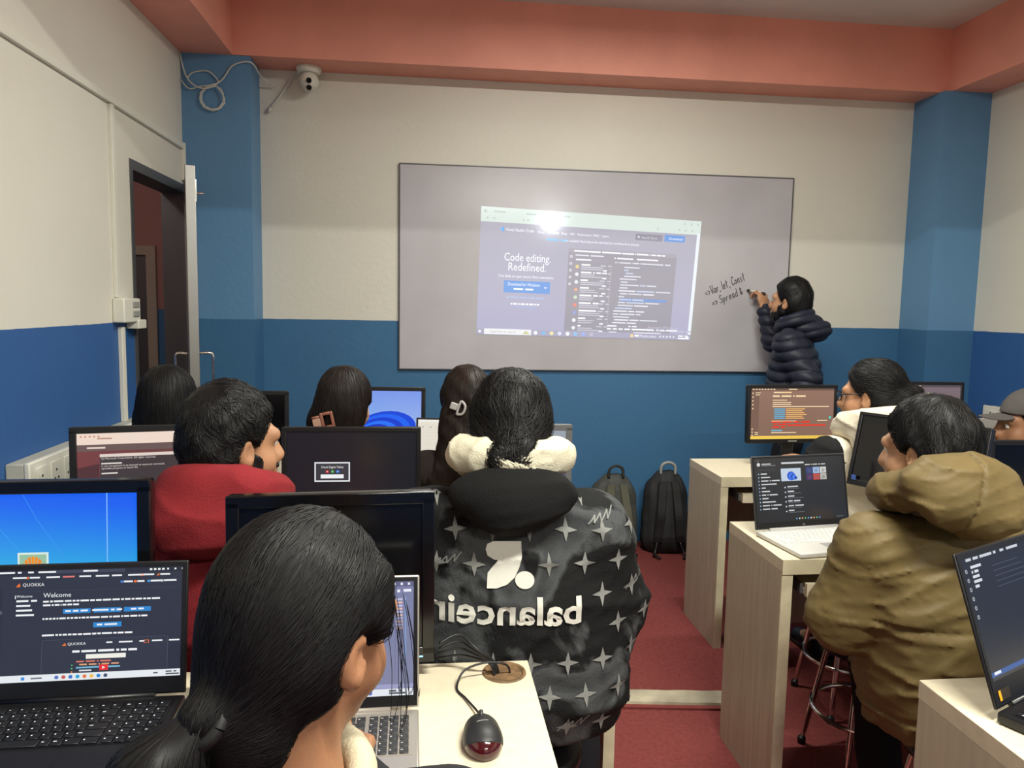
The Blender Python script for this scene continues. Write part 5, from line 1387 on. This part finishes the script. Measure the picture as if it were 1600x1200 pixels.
# 3 --- red hoodie person
J = joints((-.46, 1.78), (-.440, 1.79, 1.172), rad(-10), rotm(rad(-52), rad(-4)), sw=.18, eo=.02)
t, o0, sd = person('bearded person in a red hoodie with yellow shoulder patch', J, SK1, .006)
tor, slv, yk = jacket_parts(J, [.20, .205, .20, .205, .19, .10], [.15, .145, .14, .14, .12, .08], .494, (.085, .075, .05))
red = cloth_mat('red_fleece', (132, 36, 42), .9); yel = cloth_mat('yellow_fleece', (222, 178, 48), .9)
shp = J['R']['sh']; pk = lambda P: ((P - shp) @ J['r'] > .012) & ((P[:, 2] > shp[2] - .02)) & ((P - shp) @ J['r'] < .075)
sdf_obj('hoodie', disp(un([tor, yk] + slv, .05), folds(61, .005)), .008, [red, yel], t, o0, pk)
hood = un([el(J['nb'] - J['f'] * .100 - J['r'] * .01 + (0, 0, .030), (.120, .068, .080)), neck_ring(J, .092, .038, -.42, .022, -.045, (1.2, 1.1))], .05)
sdf_obj('hood', disp(hood, folds(71, .009, 12, 26)), .006, red, t, o0)
trousers(J, t, o0, M_JEAN); shoes(J, t, o0, M_SHOE, M_SOLE)
hair(J, t, o0, hairline(cap_shape(.013, .0022, 6, .008), (.058, .062), -.092), HB, flow_crown(), 1500, .055, .0010, .005, lift=.003, jit=.5)
beard(J, t, o0, HB)

# 4, 5, 6 --- three long haired people of the front row
def long_hair(w=.088, back=.075, length=.34, shift=0.):
    s_ = hairline(cap_shape(.016, .001, 8), (.060, .055), None)
    dr = [el((shift * .5, -.045, -.06), (w, .070, .10)), rc((shift * .6, -.070, -.08), (shift, -back - .01, -length), .070, .045, ((0, 1, 0), .62)), rc((-.05 + shift * .6, -.050, -.06), (-.055 + shift, -back + .01, -length + .02), .042, .030, ((0, 1, 0), .7)), rc((.05 + shift * .6, -.050, -.06), (.055 + shift, -back + .01, -length + .02), .042, .030, ((0, 1, 0), .7))]
    return un([s_] + dr, .03)
DOWN = lambda P: np.tile(np.array([[0, -.1, -1.]]), (len(P), 1)) + flow_crown((0, -.03, .13), 0, .2)(P) * .8
J = joints((-.885, 2.72), (-.888, 2.75, 1.135), 0, rotm(rad(4), rad(-4)), sw=.15, eo=.02, wo=.11)
t, o0, sd = person('person with straight black hair near the door seen from behind', J, SK3, .009)
tor, slv, yk = jacket_parts(J, [.18, .18, .175, .18, .15, .08], [.13, .125, .12, .12, .10, .07], .494, (.066, .058, .045))
sdf_obj('sweater', disp(un([tor, yk] + slv, .045), folds(81, .004)), .011, cloth_mat('navy_sweater', (32, 34, 44)), t, o0)
trousers(J, t, o0, M_JEAN, .014); shoes(J, t, o0, M_SHOE, M_SOLE, .01)
hair(J, t, o0, long_hair(.092, .07, .30), HB, DOWN, 1300, .12, .0011, .006, jit=.08)

J = joints((-.30, 2.72), (-.283, 2.75, 1.137), rad(-4), rotm(rad(-16), rad(-4)), sw=.138, eo=-.02, wo=.08)
t, o0, sd = person('person with dark brown hair held by a square brown clip', J, SK3, .008)
tor, slv, yk = jacket_parts(J, [.18, .18, .175, .18, .15, .08], [.13, .125, .12, .12, .10, .07], .494, (.066, .058, .045))
sw_ = un([tor, yk] + slv, .045)
swo, _ = sdf_obj('top', disp(sw_, folds(91, .004)), .010, cloth_mat('black_top', (26, 22, 24)), t, o0)
trousers(J, t, o0, M_JEAN, .014); shoes(J, t, o0, M_SHOE, M_SOLE, .01)
_, hsd, _ = hair(J, t, o0, long_hair(.086, .06, .20, -.035), HBR, DOWN, 1500, .12, .0011, .006, jit=.08)
cl_ = thing('hair_clip', 'square brown hair clip in the dark brown hair', 'hair clip', (0, 0, 0))
P, hit = drape(hsd, np.array([(-.330, 1.100)]), 2.3, .012); cl_.location = tuple(P[0]); cl_.rotation_euler = (0, rad(-12), 0)
MB().box(-.022, -.008, -.028, -.012, .004, .028, .003).box(.012, -.008, -.028, .022, .004, .028, .003).box(-.014, -.008, .018, .014, .004, .028, .003).box(-.014, -.008, -.028, .014, .004, -.018, .003).build('clip_frame', mat('copper_clip', (142, 92, 74), .35), cl_)
MB().box(-.05, -.006, -.018, -.022, .004, .012, .003).build('clip_jaw', mat('pale_clip', (176, 140, 122), .35), cl_)
MB().tube([(-.05, 0, .016), (-.022, 0, .016)], .005, 8).build('clip_spring', mat('copper_clip', (142, 92, 74), .35), cl_)

J = joints((.195, 2.72), (.148, 2.75, 1.142), rad(4), rotm(rad(14), rad(-3)), sw=.138, eo=-.02, wo=.08)
t, o0, sd = person('person with very long wavy brown hair and a pale claw clip', J, SK3, .009)
tor, slv, yk = jacket_parts(J, [.18, .18, .175, .18, .15, .08], [.13, .125, .12, .12, .10, .07], .494, (.066, .058, .045))
sdf_obj('sweater', disp(un([tor, yk] + slv, .045), folds(101, .004)), .010, cloth_mat('brown_sweater', (44, 34, 32)), t, o0)
trousers(J, t, o0, M_JEAN, .014); shoes(J, t, o0, M_SHOE, M_SOLE, .01)
wv_ = waves(23, 40, 5); lh_ = un([long_hair(.085, .085, .36, -.03), rc((-.05, -.06, -.12), (-.13, -.03, -.30), .05, .045), rc((-.13, -.03, -.28), (-.14, -.02, -.40), .045, .03)], .03)
_, hsd, _ = hair(J, t, o0, disp(lh_, lambda P: .003 * wv_(P)), HBR2, DOWN, 1600, .12, .0011, .006, jit=.18)
cl_ = thing('claw_clip', 'pale grey claw clip in the long wavy brown hair', 'hair clip', (0, 0, 0))
P, hit = drape(hsd, np.array([(.118, 1.142)]), 2.3, .010); cl_.location = tuple(P[0]); cl_.rotation_euler = (0, rad(20), 0)
pale = mat('pale_claw', (170, 166, 164), .35)
MB().tube(smooth_path([(-.002, 0, -.024), (.014, -.006, -.016), (.018, -.008, 0), (.014, -.006, .016), (-.002, 0, .024), (-.004, 0, 0), (-.002, 0, -.024)], 4), .0045, 8).build('claw_arm', pale, cl_)
MB().box(-.034, -.005, -.012, -.008, .004, .012, .003).build('claw_grip', pale, cl_)

# 7 --- cream and black hoodie person
J = joints((1.63, 2.62), (1.652, 2.65, 1.190), rad(6), rotm(rad(42), rad(-6)), sw=.18, eo=.03, wo=.05)
t, o0, sd = person('person with glasses and a bun in a cream and black hoodie', J, SK1, .007)
tor, slv, yk = jacket_parts(J, [.20, .21, .205, .21, .19, .10], [.15, .145, .14, .14, .12, .08], .494, (.085, .075, .05))
cream = cloth_mat('cream_sweatshirt', (218, 208, 188), .9); blk = cloth_mat('black_sleeve_cloth', (20, 20, 22), .85)
jk7 = disp(un([tor, yk] + slv, .05), folds(111, .005))
sl2 = un(slv, .02); pk = lambda P: (sl2(P) < tor(P) + .004) & ((P - J['nb']) @ J['r'] < -.185)
ho, _ = sdf_obj('hoodie', jk7, .008, [cream, blk], t, o0, pk)
for dx in (0, .016):                                             # two pale stripes along the left sleeve
    a = J['L']; pts = []
    for q_ in np.linspace(.0, 1, 14):
        c_ = a['sh'] + (a['el'] - a['sh']) * q_ - J['r'] * (.15 - .02 * q_) + J['f'] * (-.02 - dx)
        dr_ = (a['sh'] + (a['el'] - a['sh']) * q_) - c_; dr_ /= np.linalg.norm(dr_); p = c_.copy()
        for _ in range(30): p = p + dr_ * max(float(jk7(p[None])[0]), 0) * .9
        pts.append(tuple(p - o0))
    MB().tube(pts, .0045, 6).build('sleeve_stripe', cream, ho)
hood = un([el(J['nb'] - J['f'] * .105 + (0, 0, .035), (.160, .070, .080)), neck_ring(J, .098, .040, -.35, .022, -.045, (1.25, 1.1))], .05)
sdf_obj('hood', disp(hood, folds(121, .005, 14, 30)), .006, cream, t, o0)
trousers(J, t, o0, M_JEAN); shoes(J, t, o0, M_SHOE, M_SOLE)
shape = hairline(cap_shape(.014, .0015, 12), (.058, .058), -.10)
wv_ = waves(19, 50, 6); bun = disp(un([el((0, -.125, -.015), (.052, .044, .046)), el((.02, -.13, .005), (.034, .034, .032))], .02), lambda P: .004 * wv_(P))
hair(J, t, o0, un([shape, bun, el((0, -.09, -.02), (.05, .04, .05))], .022), HB, flow_to((0, -.15, -.01)), 1300, .10, .0010, .0055, lift=.003, jit=.22)
W_ = lambda p: tuple(J['hd'] + J['HR'] @ np.array(p) - o0)
gl = MB()
for s_ in (-1, 1):
    gl.tube([W_((s_ * .034 + .024 * math.cos(a), .108, .004 + .018 * math.sin(a))) for a in np.linspace(0, 2 * math.pi, 21)], .0022, 6, False)
    gl.tube([W_((s_ * .058, .106, .010)), W_((s_ * .080, .075, .012)), W_((s_ * .083, .005, .012)), W_((s_ * .080, -.012, -.006))], .0024, 6)
gl.tube([W_((-.011, .109, .008)), W_((.011, .109, .008))], .002, 6)
go = gl.build('glasses', mat('glasses_frame', (26, 26, 30), .3), t)

# 8 --- olive jacket person
J = joints((1.335, 1.72), (1.256, 1.76, 1.157), rad(4), rotm(rad(30), rad(-8)), sw=.155,
           arms={'L': dict(elbow=(1.055, 1.75, .735), wrist=(1.175, 1.96, .655)), 'R': dict(elbow=(1.66, 1.80, .76), wrist=(1.52, 2.07, .84))},
           legs={'R': dict(knee=(1.58, 1.99, .55), ankle=(1.60, 1.895, .085)), 'L': dict(knee=(1.30, 2.03, .565), ankle=(1.30, 1.895, .085))})
t, o0, sd = person('person with short black hair in a hooded olive winter jacket', J, SK3, .007)
tor, slv, yk = jacket_parts(J, [.215, .228, .228, .225, .22, .20, .11], [.165, .185, .19, .18, .165, .14, .09], .494, (.094, .088, .058))
olv = cloth_mat('olive_nylon', (106, 90, 56), .55, (30, .15)); fo = folds(131, .0055, 19, 48)
yz = J['nb'][2] - .215
def olive_d(P):
    g = np.exp(-((P[:, 2] - yz) / .004) ** 2) * (P[:, 1] < J['p0'][1])
    hemb = np.exp(-((P[:, 2] - .525) / .006) ** 2)
    return fo(P) - .004 * g - .005 * hemb
jk8 = disp(un([un([tor, yk], .05)] + slv, .022), olive_d)
jo, _ = sdf_obj('jacket', jk8, .0075, olv, t, o0)
cH = np.array((1.225, J['nb'][1] - .135, J['nb'][2] + .115))
hood = un([el(cH + (0, .01, .015), (.140, .075, .072)), el(cH + (.03, -.02, -.030), (.135, .058, .062)), el(cH + (.05, -.025, -.065), (.070, .045, .045)), neck_ring(J, .100, .042, -.3, .02, -.055, (1.2, 1))], .04)
fh = folds(141, .006, 18, 44)
def hood_d(P):
    q_ = (P[:, 0] - cH[0]) - .02 * np.sin((P[:, 2] - cH[2]) * 16)
    return fh(P) - .007 * np.exp(-(q_ / .0035) ** 2) * (P[:, 1] < cH[1] + .02)
sdf_obj('hood', disp(hood, hood_d), .006, olv, t, o0)
P, hit = drape(jk8, np.array([(1.365 + dx, yz - .004 + dz) for dx, dz in ((-.026, .006), (-.024, -.008), (-.012, -.018), (.004, -.019), (.02, -.012), (.024, .004))]), 1.2, .006)
lp = MB().tube(smooth_path([tuple(p - o0) for p in P] + [tuple(P[0] - o0)], 4), .0030, 6, False).build('hanging_loop', mat('black_loop', (20, 20, 20), .6), jo)
trousers(J, t, o0, cloth_mat('black_trousers', (16, 16, 18))); shoes(J, t, o0, M_SHOE, M_SOLE)
hair(J, t, o0, hairline(cap_shape(.013, .003, 14, .004), (.062, .062), -.10), HB, flow_crown((.0, -.05, .12), .1, .3), 1900, .07, .0009, .005, lift=.003, jit=.3)

# 9 --- capped person
J = joints((2.36, 2.64), (2.295, 2.65, 1.078), rad(35), rotm(rad(72), rad(-4)), sw=.16, seat=.47, eo=.0, wo=.06)
t, o0, sd = person('person in a grey baseball cap and a small ear stud', J, SK2, .007)
tor, slv, yk = jacket_parts(J, [.18, .18, .175, .18, .15, .08], [.13, .125, .12, .12, .10, .07], .494, (.066, .058, .045))
sdf_obj('sweater', disp(un([tor, yk] + slv, .045), folds(151, .004)), .010, cloth_mat('grey_sweater', (58, 60, 66)), t, o0)
trousers(J, t, o0, M_JEAN, .014); shoes(J, t, o0, M_SHOE, M_SOLE, .01)
hair(J, t, o0, hairline(cap_shape(.008, .001, 16), (.05, .05), -.07), HB, flow_crown(), 300, .05, .001, .006)
capm = cloth_mat('grey_cap_twill', (82, 78, 76), .85)
dome = cut(infl(un([el((0, -.012, .040), (.084, .102, .100))], .01), .006), plane((0, 0, .042), (0, .12, -1)))
co, _ = sdf_obj('cap', xf(dome, J['hd'], J['HR']), .005, capm, t, o0)
bill = S(lambda P: np.maximum(np.sqrt((P[:, 0] / .075) ** 2 + ((P[:, 1] - .085) / .085) ** 2) * .075 - .075, np.abs(P[:, 2] - .048 + 2.4 * P[:, 0] ** 2 + .10 * (P[:, 1] - .08)) - .003), (-.08, 0, .0), (.08, .175, .07))
sdf_obj('cap_bill', xf(cut(bill, plane((0, .072, 0), (0, -1, 0))), J['hd'], J['HR']), .004, capm, co, o0)
e = MB(); bmesh.ops.create_icosphere(e.bm, subdivisions=2, radius=.004, matrix=Matrix.Translation(tuple(J['hd'] + J['HR'] @ np.array((-.085, .006, -.046)) - o0))); e.build('ear_stud', M_CHROME, t)

# 10 --- person writing on the board
J = joints((2.15, 4.22), (2.105, 4.25, 1.548), rad(56), rotm(rad(42), rad(4)), seat=.84, sw=.175,
           arms={'R': dict(elbow=(2.125, 4.47, 1.315), wrist=(2.066, 4.51, 1.506), dir=(-.05, .25, .9), up=(.3, -.9, .3), curl=.75, grip=True), 'L': dict(elbow=(2.10, 3.99, 1.12), wrist=(2.0, 4.0, .90))},
           legs={'L': dict(knee=(2.07, 4.16, .50), ankle=(2.07, 4.18, .085)), 'R': dict(knee=(2.17, 4.33, .50), ankle=(2.19, 4.34, .085))})
t, o0, sd = person('bearded person in a navy quilted jacket writing on the whiteboard', J, SK1, .006)
tor, slv, yk = jacket_parts(J, [.165, .185, .19, .20, .19, .16, .08], [.13, .15, .15, .15, .14, .11, .07], .84, (.082, .070, .045))
nav = cloth_mat('navy_nylon', (35, 38, 52), .5, (60, .1)); up_ = np.array((0, 0, 1.))
def quilt(P):
    x = (P - J['p0']) @ J['f']; z = P[:, 2] + .012 * np.sin(x * 22)
    return .013 * np.abs(np.sin(math.pi * z / .058)) ** .6 - .008 + .002 * fo(P)
jo, _ = sdf_obj('quilted_jacket', disp(un([tor, yk] + slv, .045), quilt), .0065, nav, t, o0)
hood = un([el(J['nb'] - J['f'] * .105 + (0, 0, .02), (.105, .070, .070)), neck_ring(J, .078, .030, -.45, .01, -.04, (1.1, 1.1))], .05)
sdf_obj('hood', disp(hood, lambda P: .010 * np.abs(np.sin(math.pi * (P[:, 2] + .3 * ((P - J['nb']) @ J['f'])) / .05)) ** .6 - .006), .006, nav, t, o0)
sdf_obj('shirt_collar', neck_ring(J, .060, .016, -.2, -.01, -.05), .005, cloth_mat('blue_shirt', (110, 126, 176)), t, o0)
trousers(J, t, o0, M_JEAN, .011); shoes(J, t, o0, M_SHOE, M_SOLE)
hair(J, t, o0, hairline(cap_shape(.014, .002, 18, .012), (.058, .060), -.085), HB, flow_crown((0, -.06, .11), .2, .3), 900, .06, .0012, .006, lift=.003, jit=.4)
beard(J, t, o0, HB)
mk = thing('whiteboard_marker', 'white and black marker held against the whiteboard', 'marker', (2.004, BY - .003, 1.622))
d = Vector((2.080, 4.49, 1.592)) - Vector((2.004, BY - .003, 1.622)); d.normalize()
MB().tube([(0, 0, 0), tuple(d * .008)], [.002, .005], 8).tube([tuple(d * .008), tuple(d * .03)], [.007, .0085], 10).build('marker_tip', M_BLACK, mk)
MB().tube([tuple(d * .03), tuple(d * .115)], .009, 12).build('marker_barrel', M_WHITEP, mk)
MB().tube([tuple(d * .115), tuple(d * .14)], .0092, 12).build('marker_cap', M_BLACK, mk)
